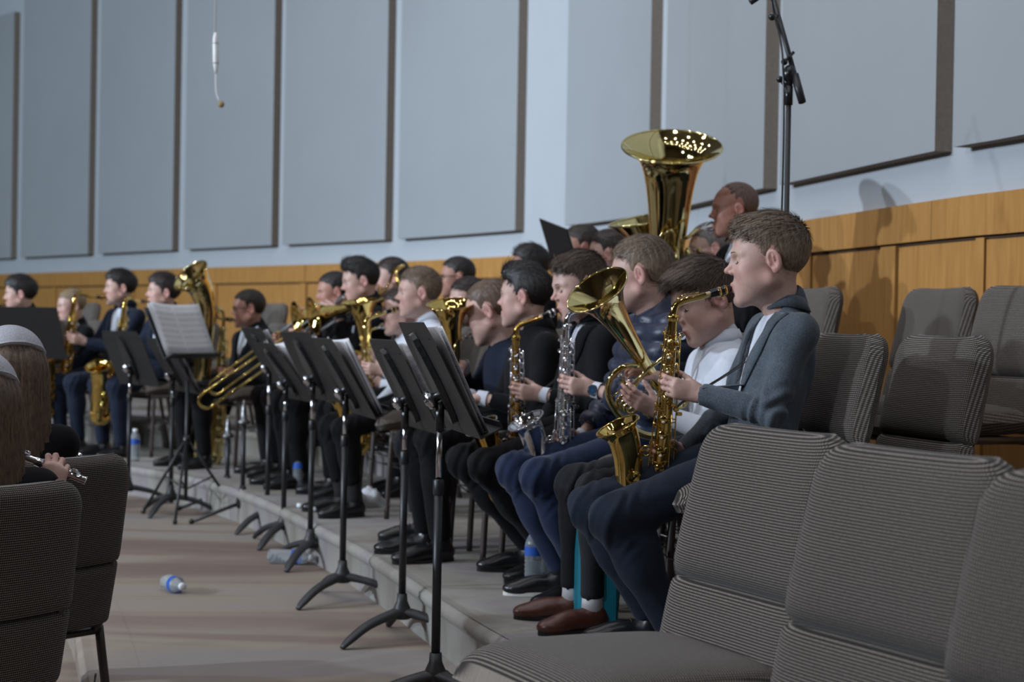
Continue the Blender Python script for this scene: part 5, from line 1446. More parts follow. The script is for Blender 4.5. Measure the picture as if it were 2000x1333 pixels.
def finish(p):
    o = p.o; b = p.b; hs = p.hs; near = o.get('near', 0)
    root = empty('person', p.M); tag(root, p.label, 'person', 'members of the band')
    h_head = {2: 0.0026, 1: 0.0036, 0: 0.0052}[near]; h_hand = {2: 0.0030, 1: 0.0036, 0: 0.005}[near]; h_cl = {2: 0.0068, 1: 0.009, 0: 0.0125}[near]
    # ---- skin: head, neck, hands, forearms and the core of the body
    inv = p.Rh.inverted()
    nb = (inv @ (p.p1 - p.u * 0.03 - p.hd)) / hs
    P, Q, T = head_mesh(h_head / hs, hs, np.array(nb), o)
    parts = [(xf(P * hs, p.Rh, p.hd), Q, T)]
    # ---- arms
    l1, l2 = 0.275 * b, 0.245 * b
    E = {}
    for q in 'lr':
        sg = 1 if q == 'r' else -1
        if q not in p.hands:
            arm(p, q, (sg * 0.10 * b, 0.26 * b, p.seat + 0.17 * b), (0, 1, -0.15), (0, -0.1, -1), (0.25, 0.3, 0.3, 0.3))
        hd = p.hands[q]
        pole = hd['pole'] or V((sg * 0.55, -0.35, -0.8))
        E[q] = ik(p.S[q], hd['wr'], l1, l2, pole)
        C = hand_cones(hd['wr'], hd['d'], hd['n'], q == 'l', b * 0.96 * o.get('hk', 1.0), hd['curls'], hd['spread'], hd['thumb'])
        fa = (E[q] - hd['wr']).normalized()
        C.append((hd['wr'] + fa * 0.11 * b, hd['wr'] + hd['d'].normalized() * 0.006, 0.030 * b, 0.0215 * b, 0.018))
        pts = np.array([list(c[0]) for c in C] + [list(c[1]) for c in C])
        g = SDF(pts.min(0) - 0.035, pts.max(0) + 0.035, h_hand)
        for a, bb, ra, rb, k in C: g.cone(a, bb, ra, rb, k)
        P, Q = g.mesh(1)
        wv = np.array(hd['wr']); dv = np.array(hd['d'].normalized())
        al = (P - wv) @ dv
        fl_ = np.clip((al - 0.08 * b) / (0.07 * b), 0, 1) * 0.35
        parts.append((P, Q, np.stack([fl_ * 0, fl_, fl_ * 0], 1)))
    # ---- legs
    kf, ff = o.get('knee', 0.40 * b / 0.84), o.get('foot', 0.36 * b / 0.84)
    ks, fs_ = o.get('knee_w', 0.11), o.get('foot_w', 0.11)
    kz = o.get('knee_z', 0.465)
    hip, kne, ank, toe = {}, {}, {}, {}
    for q in 'lr':
        sg = 1 if q == 'r' else -1
        df = o.get('stag', 0.0) * sg
        hip[q] = V((sg * 0.085 * b, 0.01, p.seat + 0.075 * b)); kne[q] = V((sg * ks, kf + df * 0.4, kz)); ank[q] = V((sg * fs_, ff + df, 0.085 + o.get('heel', 0.0)))
        toe[q] = V((sg * (fs_ + 0.03), ff + df + 0.14 * b / 0.84, 0.03))
    core_pts = [p.p0, p.p1] + [hip[q] for q in 'lr'] + [kne[q] for q in 'lr'] + [ank[q] for q in 'lr'] + [E[q] for q in 'lr'] + [p.S[q] for q in 'lr']
    core_np = np.array([list(v) for v in core_pts])
    if True:
        g = SDF(core_np.min(0) - 0.14, core_np.max(0) + 0.14, 0.015)
        g.cone(p.p0, p.p0.lerp(p.p1, 0.75), 0.085 * b, 0.09 * b, 0.04)
        g.cone(p.S['l'], p.S['r'], 0.040 * b, 0.040 * b, 0.04); g.cone(p.p0.lerp(p.p1, 0.7), p.p1, 0.06 * b, 0.045 * b, 0.03)
        for q in 'lr':
            g.cone(p.S[q], E[q], 0.038 * b, 0.032 * b, 0.02); g.cone(E[q], p.hands[q]['wr'], 0.030 * b, 0.022 * b, 0.015)
            g.cone(hip[q], kne[q], 0.062 * b, 0.045 * b, 0.03); g.cone(kne[q], ank[q], 0.045 * b, 0.030 * b, 0.02)
        P, Q = g.mesh(1); parts.append((P, Q, None))
    P, Q, T = join_pq(parts)
    put('body', np_mesh('body', P, Q, o.get('skin', 'skin_fair'), T), None, root)
    # ---- eyes
    hM = Matrix.Translation(p.hd) @ p.Rh.to_4x4() @ Matrix.Scale(hs, 4)
    if near or o.get('eyes'):
        for q in (-1, 1):
            e = V((q * 0.0315, 0.0735, 0.0085))
            ey = MB().ball(e, 0.0118, 14, 10).build('eye', 'eye_white', root, hM)
            MB().ball(e + V((0, 0.0072, -0.0025)), (0.0066, 0.0052, 0.0066), 12, 8).build('iris', 'iris', ey)
    if near:
        for q in (-1, 1):
            bw = MB().tube(catmull([(q * 0.012, 0.0985, 0.026), (q * 0.028, 0.0955, 0.031), (q * 0.046, 0.079, 0.027)], 5), [0.0022, 0.0030, 0.0016], 6, flat=(0.55, 1.2)); bw.build('eyebrow', o.get('hair', 'hair_brown'), root, hM)
            MB().tube(catmull([(q * 0.0215, 0.0850, 0.0060 - 0.006 * o.get('lid', 0)), (q * 0.0315, 0.0885, 0.0085 - 0.011 * o.get('lid', 0)), (q * 0.0430, 0.0800, 0.0060 - 0.007 * o.get('lid', 0))], 4), 0.0012, 5).build('lashes', 'hair_dark', root, hM)
    # ---- hair
    st = o.get('style', {})
    if o.get('hair') and not st.get('none'):
        P, Q = hair_field({2: 0.0036, 1: 0.0048, 0: 0.0065}[near], st)
        N = normals(P, Q)
        P = P + N * (0.0012 * np.sin(P[:, 0] * 420 + 3 * np.sin(P[:, 1] * 60)) * np.clip((P[:, 2] - 0.02) / 0.06, 0.2, 1))[:, None]
        cnt = {2: 9000, 1: 3000, 0: 800}[near]
        sv, sf = strands(P, N, cnt, dict(st, w=st.get('w', 1.0) * {2: 1.0, 1: 1.4, 0: 2.2}[near]), 11)
        PP = np.concatenate([P, sv]); QQ = np.concatenate([Q, sf + len(P)])
        put('hair', np_mesh('hair', PP * hs, QQ, o['hair']), None, root, Matrix.Translation(p.hd) @ p.Rh.to_4x4())
    # ---- upper garment
    Rt = np.array([[p.x[i], p.f[i], p.u[i]] for i in range(3)])
    tl = (p.p1 - p.p0).length
    ax = lambda t, x=0, f=0: np.array(p.p0 + p.u * (tl * t) + p.x * x + p.f * f)
    w = b * o.get('wide', 1.0)
    pts = np.concatenate([core_np[:2], np.array([list(E[q]) for q in 'lr'] + [list(p.hands[q]['wr']) for q in 'lr'] + [list(p.S[q]) for q in 'lr'])])
    infl = o.get('infl', 0.0)
    def torso(g, e, k=0.06, low=True):
        if low: g.ell(ax(-0.02, 0, 0.0), ((0.162 + e) * w, (0.128 + e) * w, 0.105 * b), Rt, k)
        g.ell(ax(0.28, 0, 0.008), ((0.142 + e) * w, (0.108 + e) * w, 0.17 * b), Rt, k)
        g.ell(ax(0.62, 0, 0.0), ((0.160 + e) * w, (0.112 + e) * w, 0.17 * b), Rt, k)
        g.cone(np.array(p.S['l']) - Rt[:, 2] * 0.012, np.array(p.S['r']) - Rt[:, 2] * 0.012, (0.056 + e) * b, (0.056 + e) * b, 0.05)
        g.cone(ax(0.90), ax(1.02, 0, 0.004), (0.075 + e) * b, (0.058 + e * 0.5) * b, 0.05)
    g = SDF(pts.min(0) - 0.24 * b, pts.max(0) + 0.20 * b, h_cl)
    torso(g, infl)
    if o.get('top_name', 'jacket') == 'jacket': g.ell(ax(-0.10, 0, 0.018), ((0.168 + infl) * w, (0.142 + infl) * w, 0.085 * b), Rt, 0.06)
    if o.get('belly'): g.ell(ax(0.22, 0, 0.05), (0.12 * w, 0.09 * w, 0.13 * b), Rt, 0.06)
    sl = o.get('sleeve', 1.0)
    for q in 'lr':
        wr = p.hands[q]['wr']; fa = (E[q] - wr).normalized()
        end = wr + fa * (0.020 if o.get('cuff') else -0.012)
        g.cone(p.S[q], E[q], (0.054 + infl) * b * sl, (0.046 + infl) * b * sl, 0.035)
        g.cone(E[q], end, (0.045 + infl) * b * sl, (0.035 + infl * 0.8) * b * sl, 0.02)
        g.cone(end - fa * 0.001, end - fa * 0.06, 0.040 * b * sl + infl, 0.040 * b * sl + infl, 0.0, op='sub')   # clean cuff end
    # collar stand and neck opening
    if o.get('collar', True):
        cdir = np.array((p.hd - p.p1).normalized()); c0 = np.array(p.p1)
        ch = o.get('collar_h', 0.050); bk = np.array(p.f) * -0.014 * b
        g.cone(c0 - cdir * 0.005, c0 + cdir * ch * b + bk, 0.068 * b, 0.060 * b, 0.02)
        g.cone(c0 + cdir * (ch + 0.012) * b, c0 + cdir * (ch + 0.1) * b, 0.054 * b, 0.075 * b, 0.0, op='sub')
        tp = c0 + cdir * (ch + 0.018) * b + bk; tn = cdir * 0.9 + np.array(p.f) * 0.42; tn /= np.linalg.norm(tn)
        q_ = g.sub(c0 - 0.12, c0 + 0.16)
        if q_ is not None:
            sl_, X, Y, Z = q_
            pl = (X - tp[0]) * tn[0] + (Y - tp[1]) * tn[1] + (Z - tp[2]) * tn[2]
            g.v[sl_] = np.maximum(g.v[sl_], pl)
    if o.get('vee'):
        vz, vw = o['vee']     # depth of the opening as a fraction of the torso, half width at the top
        A = np.array(p.p0); 
        def vcut(X, Y, Z):
            lx = (X - A[0]) * Rt[0, 0] + (Y - A[1]) * Rt[1, 0] + (Z - A[2]) * Rt[2, 0]
            lf = (X - A[0]) * Rt[0, 1] + (Y - A[1]) * Rt[1, 1] + (Z - A[2]) * Rt[2, 1]
            lu = ((X - A[0]) * Rt[0, 2] + (Y - A[1]) * Rt[1, 2] + (Z - A[2]) * Rt[2, 2]) / tl
            half = vw * np.clip((lu - vz) / (1 - vz), -0.02, 1.2)
            return np.minimum(np.minimum(half - np.abs(lx), lf - 0.035), 0.17 * b - lf)
        g.cut(vcut)
    P, Q = g.mesh(2)
    segs = [(p.p0, p.p1, 0.15 * b, 0)] + [(p.S[q], E[q], 0.05 * b, 1) for q in 'lr'] + [(E[q], p.hands[q]['wr'], 0.042 * b, 2) for q in 'lr']
    N = normals(P, Q)
    P = P + N * fold_disp(P, segs, o.get('fold', 0.0042), o.get('fkind', 'cloth'), hash(p.label) % 1000 if False else len(p.label), o.get('kc', 0.9))[:, None]
    tm = np_mesh(o.get('top_name', 'jacket'), P, Q, o.get('top_mat', 'cloth_black'))
    jacket = put(o.get('top_name', 'jacket'), tm, None, root)
    if o.get('vee'):
        g = SDF(pts.min(0) - 0.2 * b, pts.max(0) + 0.15 * b, max(h_cl, 0.009))
        torso(g, infl - 0.012, 0.06, False)
        cdir = np.array((p.hd - p.p1).normalized()); c0 = np.array(p.p1)
        g.cone(c0 - cdir * 0.01, c0 + cdir * 0.042 * b, 0.060 * b, 0.054 * b, 0.012)
        g.cone(c0 + cdir * 0.060 * b, c0 + cdir * 0.12 * b, 0.052 * b, 0.07 * b, 0.0, op='sub')
        P, Q = g.mesh(1); put('shirt', np_mesh('shirt', P, Q, 'shirt_white'), None, root)
        if o.get('bow'):
            c = p.p1 + p.f * (0.066 * b) + p.u * 0.004
            bt = MB()
            for q in (-1, 1):
                bt.tube([c + p.x * 0.006 * q, c + p.x * 0.022 * q, c + p.x * 0.048 * q, c + p.x * 0.052 * q], [0.008, 0.015, 0.023, 0.020], 10, flat=(1.0, 0.45))
            bt.ball(c + p.f * 0.004, (0.010, 0.010, 0.011), 8, 6)
            bt.build('bow_tie', 'felt_black', root)
        # lapels: bands draped along the opening
        bv = BVHTree.FromPolygons([tuple(v) for v in np.array([v.co[:] for v in tm.vertices])], [tuple(f.vertices) for f in tm.polygons])
        vz, vw = o['vee']
        for q in (-1, 1):
            G = []; ok = True; nr = 10
            for i in range(nr):
                t = i / (nr - 1); lu = vz + (0.98 - vz) * t
                xin = vw * (lu - vz) / (1 - vz) + 0.004; wid = (0.012 + 0.05 * math.sin(min(1, t * 1.15) * PI * 0.62)) * b
                for xx in (xin, xin + wid * 0.5, xin + wid):
                    org = V(ax(lu, q * xx, 0.5)); hit = bv.ray_cast(org, -p.f, 0.6)
                    if hit[0] is None: ok = False; break
                    G.append(hit[0] + p.f * 0.004)
                if not ok: break
            if ok:
                mb = MB(); mb.grid(G, 3, nr); lp = mb.build('lapel', o.get('lapel_mat', o.get('top_mat', 'cloth_black')), root)
                sd = lp.modifiers.new('thickness', 'SOLIDIFY'); sd.thickness = 0.005; sd.offset = 0
    if o.get('flap', True) and o.get('collar', True):
        ch = o.get('collar_h', 0.050); cd = (p.hd - p.p1).normalized(); bk = p.f * -0.014 * b
        G = []; na = 26
        for j in range(4):
            for i in range(na):
                a = math.radians(20 + 320 * i / (na - 1)); dr = p.f * math.cos(a) + p.x * math.sin(a); fr = max(0.0, math.cos(a)) ** 3
                rr_ = (0.0570, 0.0625, 0.0695, 0.0770 + 0.014 * fr)[j] * b; hh = (ch + 0.014 - 0.020 * max(0, math.cos(a)), ch + 0.016 - 0.020 * max(0, math.cos(a)), ch - 0.006 - 0.012 * fr, ch - 0.030 - 0.030 * fr)[j] * b
                G.append(p.p1 + cd * hh + dr * rr_ + bk * (hh / (ch * b)))
        mb = MB(); mb.grid(G, na, 4); cl_ = mb.build('collar', o.get('top_mat', 'cloth_black'), root)
        sd = cl_.modifiers.new('thickness', 'SOLIDIFY'); sd.thickness = 0.004; sd.offset = 0
    if o.get('cuff'):
        for q in 'lr':
            wr = p.hands[q]['wr']; fa = (E[q] - wr).normalized()
            MB().lathe([(0.030 * b, -0.012), (0.032 * b, -0.004), (0.033 * b, 0.03)], zaxis(wr, fa), 18).build('shirt_cuff', o['cuff'], root)
    if o.get('buttons'):
        wr = p.hands['l']['wr']; fa = (E['l'] - wr).normalized()
        for i in range(3):
            c = wr + fa * (0.022 + 0.02 * i) + V((-0.020, 0, -0.030)).normalized() * 0.0385 * b
            MB().ball(c, 0.0055, 8, 6).build('sleeve_button', 'button_dark', jacket)
    # ---- trousers
    if not o.get('no_legs'):
        lp = np.array([list(hip[q]) for q in 'lr'] + [list(kne[q]) for q in 'lr'] + [list(ank[q]) for q in 'lr'])
        g = SDF(lp.min(0) - 0.16, lp.max(0) + 0.15, h_cl * 1.05)
        lw = b * o.get('legw', 1.0)
        g.ell((0, -0.01, p.seat + 0.085 * b), (0.155 * lw, 0.125 * lw, 0.088 * b), None, 0.04)
        for q in 'lr':
            th = hip[q] + V((0, 0.02, 0))
            g.cone(th, kne[q], 0.083 * lw, 0.059 * lw, 0.04)
            g.cone(kne[q] + V((0, -0.004, -0.006)), ank[q] + V((0, 0, 0.02)), 0.058 * lw, 0.048 * lw, 0.05)
            g.ell(kne[q] + V((0, -0.10 * b, -0.085 * b)) if False else kne[q].lerp(ank[q], 0.35) + V((0, -0.02, 0)), (0.055 * lw, 0.060 * lw, 0.085 * b), None, 0.04)
            sd_ = (ank[q] - kne[q]).normalized()
            hem = ank[q] + V((0, 0, o.get('hem', -0.02)))
            g.cone(hem + sd_ * 0.055, hem + sd_ * 0.16, 0.075, 0.09, 0.0, op='sub')
        g.cut(lambda X, Y, Z: (0.03 + o.get('hemcut', 0.0) - Z) + 0 * X + 0 * Y)
        P, Q = g.mesh(2); N = normals(P, Q)
        segs = [(V((-0.1, 0, p.seat + 0.08)), V((0.1, 0, p.seat + 0.08)), 0.12 * b, 0)] + [(hip[q], kne[q], 0.07, 1) for q in 'lr'] + [(kne[q], ank[q], 0.05, 2) for q in 'lr']
        P = P + N * fold_disp(P, segs, o.get('legfold', 0.0045), 'cloth', 5 + len(p.label), 0.6)[:, None]
        put('trousers', np_mesh('trousers', P, Q, o.get('leg_mat', 'cloth_black')), None, root)
        for q in 'lr':
            a = ank[q]; k = b / 0.84
            fd = (toe[q] - V((a.x, a.y, toe[q].z))).normalized(); sdv = V((fd.y, -fd.x, 0))
            Rf = np.array([[sdv[i], fd[i], V((0, 0, 1))[i]] for i in range(3)])
            hl = V((a.x, a.y, 0.0))
            g = SDF(np.array(hl) - (0.12, 0.12, 0.005), np.array(hl) + (0.22 * k, 0.24 * k, 0.15), 0.0055 if near else 0.009)
            if o.get('heel', 0) == 0:
                pass
            P3 = lambda f, z, s_=0.0: np.array(hl + fd * f * k + sdv * s_ + V((0, 0, z)))
            g.ell(P3(-0.012, 0.036), (0.033 * k, 0.045 * k, 0.038), Rf, 0.02)
            g.ell(P3(0.06, 0.034), (0.036 * k, 0.075 * k, 0.036), Rf, 0.03)
            g.ell(P3(0.125, 0.024), (0.040 * k, 0.058 * k, 0.026), Rf, 0.02)
            g.cone(P3(-0.005, 0.05), P3(-0.008, 0.105 if not o.get('loafer') else 0.06), 0.034 * k, 0.031 * k, 0.02)
            g.cut(lambda X, Y, Z: (0.006 - Z) + 0 * X + 0 * Y)
            P, Q = g.mesh(1)
            sh = put('shoe', np_mesh('shoe', P, Q, o.get('shoe_mat', 'leather_black')), None, root)
            # sole: outline extruded
            out = []
            for i in range(28):
                t = 2 * PI * i / 28; f = 0.062 + 0.118 * math.cos(t); wd = (0.036 + 0.006 * math.cos(t)) * math.sin(t)
                out.append(hl + fd * f * k + sdv * wd * k)
            sm = MB(); sm.add([v + V((0, 0, 0.001)) for v in out] + [v + V((0, 0, 0.014)) for v in out], [tuple(range(27, -1, -1)), tuple(range(28, 56))] + [(i, (i + 1) % 28, 28 + (i + 1) % 28, 28 + i) for i in range(28)], False)
            sm.build('sole', o.get('sole_mat', 'leather_black'), sh)
            if near:
                la = MB()
                if not o.get('loafer'):
                    for i in range(4):
                        f = 0.045 + 0.016 * i; z = 0.074 - 0.009 * i
                        la.tube([V(P3(f, z - 0.008, -0.017)), V(P3(f + 0.004, z, 0)), V(P3(f, z - 0.008, 0.017))], 0.0022, 6)
                    la.build('shoelaces', 'felt_black', sh)
            if o.get('sock'):
                sd_ = (kne[q] - a).normalized()
                top = a + sd_ * o.get('sock_h', 0.10)
                MB().tube([a + V((0, 0, -0.03)), a + V((0, 0, 0.01)), top], [0.034 * k, 0.032 * k, 0.035 * k], 16).build('sock', o['sock'], root)
    if o.get('glasses'):
        gl = MB()
        for q in (-1, 1):
            c = V((q * 0.031, 0.104, 0.008))
            gl.tube([c + V((0.019 * math.cos(t), -0.004 * abs(math.cos(t)), 0.0145 * math.sin(t))) for t in np.linspace(0, 2 * PI, 20, endpoint=False)], 0.0016, 6, closed=True)
            gl.tube([c + V((q * 0.019, -0.004, 0.006)), V((q * 0.073, 0.085, 0.012)), V((q * 0.077, 0.0, 0.016)), V((q * 0.076, -0.02, 0.004))], 0.0018, 6)
        gl.tube([V((-0.012, 0.104, 0.010)), V((0, 0.107, 0.013)), V((0.012, 0.104, 0.010))], 0.0016, 6)
        gs = gl.build('glasses_frame', 'black_plastic', root, hM)
        for q in (-1, 1):
            MB().lathe([(0.001, 0.0), (0.018, -0.001)], zaxis((q * 0.031, 0.103, 0.008), (0, 1, 0)) @ Matrix.Diagonal((0.78, 1.0, 1, 1)), 18).build('lens', 'lens_glass', gs)
    if o.get('watch'):
        hd = p.hands['l']; fa = (E['l'] - hd['wr']).normalized()
        wc = hd['wr'] + fa * 0.012
        wt = empty('wristwatch', p.M); wt.matrix_world = p.M
        wt.parent = root; wt.matrix_parent_inverse = Matrix(); wt.matrix_local = Matrix()
        MB().lathe([(0.0275 * b, -0.011), (0.0285 * b, -0.009), (0.0285 * b, 0.009), (0.0275 * b, 0.011)], zaxis(wc, fa), 22).build('watch_strap', 'watch_black', wt)
        nrm = (-hd['n'] - fa * (-hd['n']).dot(fa)).normalized()
        MB().lathe([(0.001, 0.0095), (0.0145, 0.0095), (0.0165, 0.011), (0.0185, 0.009), (0.0185, 0.0)], zaxis(wc + nrm * 0.0215 * b, nrm), 24).build('watch_case', 'watch_black', wt)
        MB().lathe([(0.001, 0.0100), (0.0142, 0.0100)], zaxis(wc + nrm * 0.0215 * b, nrm), 20).build('watch_dial', 'watch_blue', wt)
    return root

# ------------------------------------------------------------------ the band
SHORT = dict(top=[((0, 0.004, 0.078), (0.069, 0.083, 0.057))], comb=(-0.25, 0.75, 0.1), len=0.034, lift=0.10, side=0.003, back=0.002)
QUIFF = dict(top=[((0, 0.006, 0.082), (0.070, 0.086, 0.056)), ((0, 0.056, 0.106), (0.044, 0.030, 0.022))], comb=(-0.45, 0.75, 0.15), len=0.040, lift=0.14, side=0.003, back=0.003)
SWEPT = dict(top=[((0, 0.010, 0.082), (0.073, 0.088, 0.060)), ((-0.01, 0.062, 0.094), (0.052, 0.030, 0.028))], comb=(0.35, 1.0, -0.05), len=0.062, lift=0.03, side=0.004, crown=(0.03, -0.07, 0.12))
CREW = dict(top=[((0, 0.002, 0.074), (0.069, 0.084, 0.055))], comb=(0.2, 0.6, 0.1), len=0.022, lift=0.10, side=0.003, back=0.002)
POMP = dict(top=[((0, 0.020, 0.090), (0.070, 0.082, 0.062)), ((0, 0.064, 0.112), (0.048, 0.028, 0.030))], comb=(0.1, -0.8, 0.2), len=0.05, lift=0.08, side=0.004)
MESSY = dict(top=[((0, 0.008, 0.084), (0.075, 0.086, 0.060))], comb=(0.5, 0.3, 0.2), len=0.045, lift=0.2, side=0.008, line=-0.008)
BALD = dict(none=True)
ROW1 = 'chair under a seated player of the front row'
def seat_chair(p, lab, lev=None):
    c = p.M @ V((0, 0.045, 0))
    chair((c.x, c.y), p.level, math.degrees(p.yaw), lab, 'chairs under the seated players')

# --- boy in the grey blazer
p = Person('boy in grey blazer nearest to camera, eyes lowered, mouth on an alto saxophone', 1503, 515, 4.57, L1, 101, 0.86, 1.06, 2, -18, 0, lean=-0.02, near=2, lid=0.75, full=0.6,
           hair='hair_light', style=QUIFF, top_mat='wool_grey', leg_mat='denim_navy', buttons=True, knee=0.45, foot=0.28, knee_w=0.12, foot_w=0.11, knee_z=0.39, legw=1.15, fold=0.0065, kc=1.3, vee=(0.30, 0.05), jaw=0.99, wide=0.98)
play_sax(p, 'alto', 'gold lacquered alto saxophone played by the boy in the grey blazer', 'brass', up=(-0.10, -0.04, 1))
finish(p); seat_chair(p, 'chair mostly hidden under the boy in the grey blazer')
# --- boy in the white shirt with the horn
p = Person('boy in white shirt with swept brown hair looking down over a horn', 1380, 590, 5.0, L1, 105, 0.84, 1.03, 22, 2, 0, lean=0.06, near=2, lid=0.5, full=0.9, hair='hair_brown', style=SWEPT,
           top_mat='shirt_white', top_name='shirt', leg_mat='denim_black', knee=0.45, foot=0.44, knee_w=0.10, foot_w=0.10, knee_z=0.42, sock='sock_white', hem=0.0, shoe_mat='leather_brown', loafer=True, fold=0.006, wide=0.92, legw=0.88)
play_horn(p, 'pale brass baritone horn tilted forward, held by the boy in the white shirt', (-0.30, 0.62, 0.74), 0.90)
wr_ = p.loc(1285, 802, 4.93)
arm(p, 'l', wr_, p.loc(1222, 772, 4.88) - wr_, V((0.8, 0.1, 0.55)), ((0.25, 0.45, 0.35), (0.3, 0.5, 0.4), (0.35, 0.5, 0.4), (0.35, 0.5, 0.4)), 1.5, (0.7, 0.5))
wr_ = p.loc(1292, 742, 5.04)
arm(p, 'r', wr_, p.loc(1226, 716, 5.0) - wr_, V((-0.35, 0.2, -0.9)), ((0.2, 0.5, 0.4), (0.25, 0.5, 0.4), (0.3, 0.55, 0.4), (0.3, 0.5, 0.4)), 1.4, (0.6, 0.4))
finish(p); seat_chair(p, 'chair hidden under the boy in the white shirt')
# --- boy in the puffy jacket
p = Person('boy in quilted navy jacket with blond brown hair, face turned away', 1256, 542, 5.42, L1, 108, 0.86, 1.03, 4, -36, 0, lean=0.06, near=2, hair='hair_light', style=SHORT,
           top_mat='puffy_navy', leg_mat='trouser_blue', cuff='shirt_white', infl=0.020, fkind='puffy', fold=0.009, knee=0.46, foot=0.30, knee_w=0.12, knee_z=0.42, shoe_mat='leather_black', sole_mat='sole_white', watch=True, sock='sock_black')
play_sax(p, 'alto', 'silver plated alto saxophone in front of the quilted navy jacket', 'silver', up=(-0.10, 0.02, 1))
finish(p); seat_chair(p, 'chair hidden under the boy in the quilted jacket')
# --- boy in the black blazer
p = Person('boy in black blazer with brown quiff, eyes down, playing beside the silver saxophone', 1135, 563, 5.93, L1, 110, 0.86, 1.0, 12, -6, 0, lean=0.05, near=2, lid=0.7, full=0.8, hair='hair_brown', style=QUIFF,
           top_mat='cloth_black', leg_mat='cloth_black', knee=0.45, foot=0.20, knee_w=0.12, knee_z=0.41, vee=(0.4, 0.04), cuff='shirt_white')
play_sax(p, 'alto', 'alto saxophone with golden neck held by the boy in the black blazer', 'silver', up=(-0.10, 0.06, 1), bodymat='brass_dark')
finish(p); seat_chair(p, 'chair hidden under the boy in the black blazer')
# --- dark haired player between
p = Person('dark haired player in black coat seen from behind, between brown haired boys', 1028, 584, 6.4, L1, 108, 0.92, 1.0, 0, -36, 0, near=1, hair='hair_dark', style=POMP, top_mat='cloth_black', leg_mat='cloth_black', cuff='shirt_white')
finish(p); seat_chair(p, 'chair hidden under the dark haired player in the black coat')
# --- boy in the navy jacket with horn
p = Person('small boy in navy jacket bending his reddish brown head over a horn', 962, 612, 6.75, L1, 110, 0.82, 1.06, 16, -38, 0, lean=0.10, near=1, lid=0.6, hair='hair_red', style=CREW,
           top_mat='cloth_navy', leg_mat='cloth_charcoal', cuff='shirt_white', knee=0.42, foot=0.36, knee_z=0.41, sock='sock_blue', hem=0.03, legw=1.12)
play_horn(p, 'brass horn with upright flared bell held by the small boy in navy', (-0.22, 0.16, 0.96), 0.88, 'brass', mt=(0.09, -0.02, 0.20))
finish(p); seat_chair(p, 'chair hidden under the small boy in the navy jacket')
# --- boy in white shirt with navy straps
p = Person('boy in white shirt and navy collar with short blond brown hair in profile', 820, 576, 7.8, L1, 112, 0.86, 1.0, 0, -16, 0, lean=0.04, near=1, full=0.5, lid=0.5, hair='hair_light', style=SHORT,
           top_mat='shirt_white', top_name='shirt', leg_mat='cloth_black', knee=0.44, foot=0.38, knee_z=0.41, sock='sock_black', hem=0.06)
play_sax(p, 'alto', 'alto saxophone of the boy in white shirt, partly behind the stands', 'brass', up=(-0.08, 0.03, 1))
finish(p); seat_chair(p, 'chair hidden under the boy in white shirt and navy collar')
# --- player behind him
p = Person('round faced player with bow tie hidden behind the blond boy in white shirt', 785, 612, 8.6, L1, 112, 0.86, 1.0, 4, -8, 0, near=1, full=1.0, hair='hair_darkbrown', style=CREW, top_mat='shirt_white', top_name='shirt', leg_mat='cloth_black', bow=True)
play_horn(p, 'brass horn with wide bell in front of the round faced player', (-0.1, 0.16, 0.97), 0.9, 'brass', mt=(0.11, -0.02, 0.20))
finish(p); seat_chair(p, 'chair hidden under the round faced player')
# --- trombonist
p = Person('man with dark pompadour in black suit playing the trombone', 706, 552, 9.1, L1, 114, 1.0, 1.0, 10, -14, 0, lean=0.06, near=1, lid=0.3, hair='hair_dark', style=POMP, top_mat='cloth_black', leg_mat='cloth_black', cuff='cloth_black', vee=(0.5, 0.05))
tw_ = p.world(p.mouth + V((0, 0.006, 0)))
trombone(tw_, at(383, 778, 8.75), at(770, 528, 9.25), at(612, 618, 8.85), (-0.9, -0.4, -0.25), 'long brass trombone with its slide reaching lowest to the left')
tl_ = p.iM @ tw_; dd_ = (p.iM.to_3x3() @ (at(383, 778, 8.75) - tw_)).normalized()
arm(p, 'l', tl_ + dd_ * 0.08 + V((-0.045, -0.03, -0.06)), (0.2, 1, 0.35), (1, 0.1, 0.1), (0.7, 0.75, 0.8, 0.8))
arm(p, 'r', tl_ + dd_ * 0.32 + V((0.06, -0.06, -0.05)), (-0.3, 1, 0.1), (-1, -0.2, 0), (0.6, 0.65, 0.7, 0.7))
finish(p); seat_chair(p, 'chair hidden under the trombone player')
# --- far saxophones
p = Person('man with glasses and bow tie beside the large upright saxophone', 487, 606, 10.3, L1, 132, 0.95, 0.98, 2, -30, 0, near=1, glasses=True, hair='hair_darkbrown', style=CREW, top_mat='cloth_black', leg_mat='cloth_black', vee=(0.25, 0.07), bow=True, skin='skin_warm')
play_sax(p, 'bari', 'large baritone saxophone with its bell flaring high to the left', 'brass_pale', up=(-0.05, -0.02, 1), detail=False)
finish(p); seat_chair(p, 'chair under the man with glasses')
p = Person('tuxedo man with smooth brown hair behind the tilted white pages', 320, 574, 11.0, L1, 136, 0.96, 1.02, -4, -28, 0, near=1, lid=0.4, hair='hair_darkbrown', style=MESSY, top_mat='cloth_navy', leg_mat='cloth_navy', vee=(0.22, 0.075), bow=True)
play_sax(p, 'tenor', 'tenor saxophone with the bell turned towards the camera', 'brass', up=(-0.12, -0.10, 1), yaw=0.35, detail=False)
finish(p); seat_chair(p, 'chair under the tuxedo man with smooth brown hair')
p = Person('tuxedo man with wavy dark hair holding a tenor saxophone across', 236, 565, 11.4, L1, 136, 0.96, 1.0, 0, -26, 0, near=1, lid=0.4, hair='hair_dark', style=MESSY, top_mat='cloth_navy', leg_mat='cloth_navy', vee=(0.22, 0.075), bow=True)
play_sax(p, 'tenor', 'dark gold tenor saxophone in front of the blond boy', 'brass_dark', up=(-0.12, -0.06, 1), detail=False)
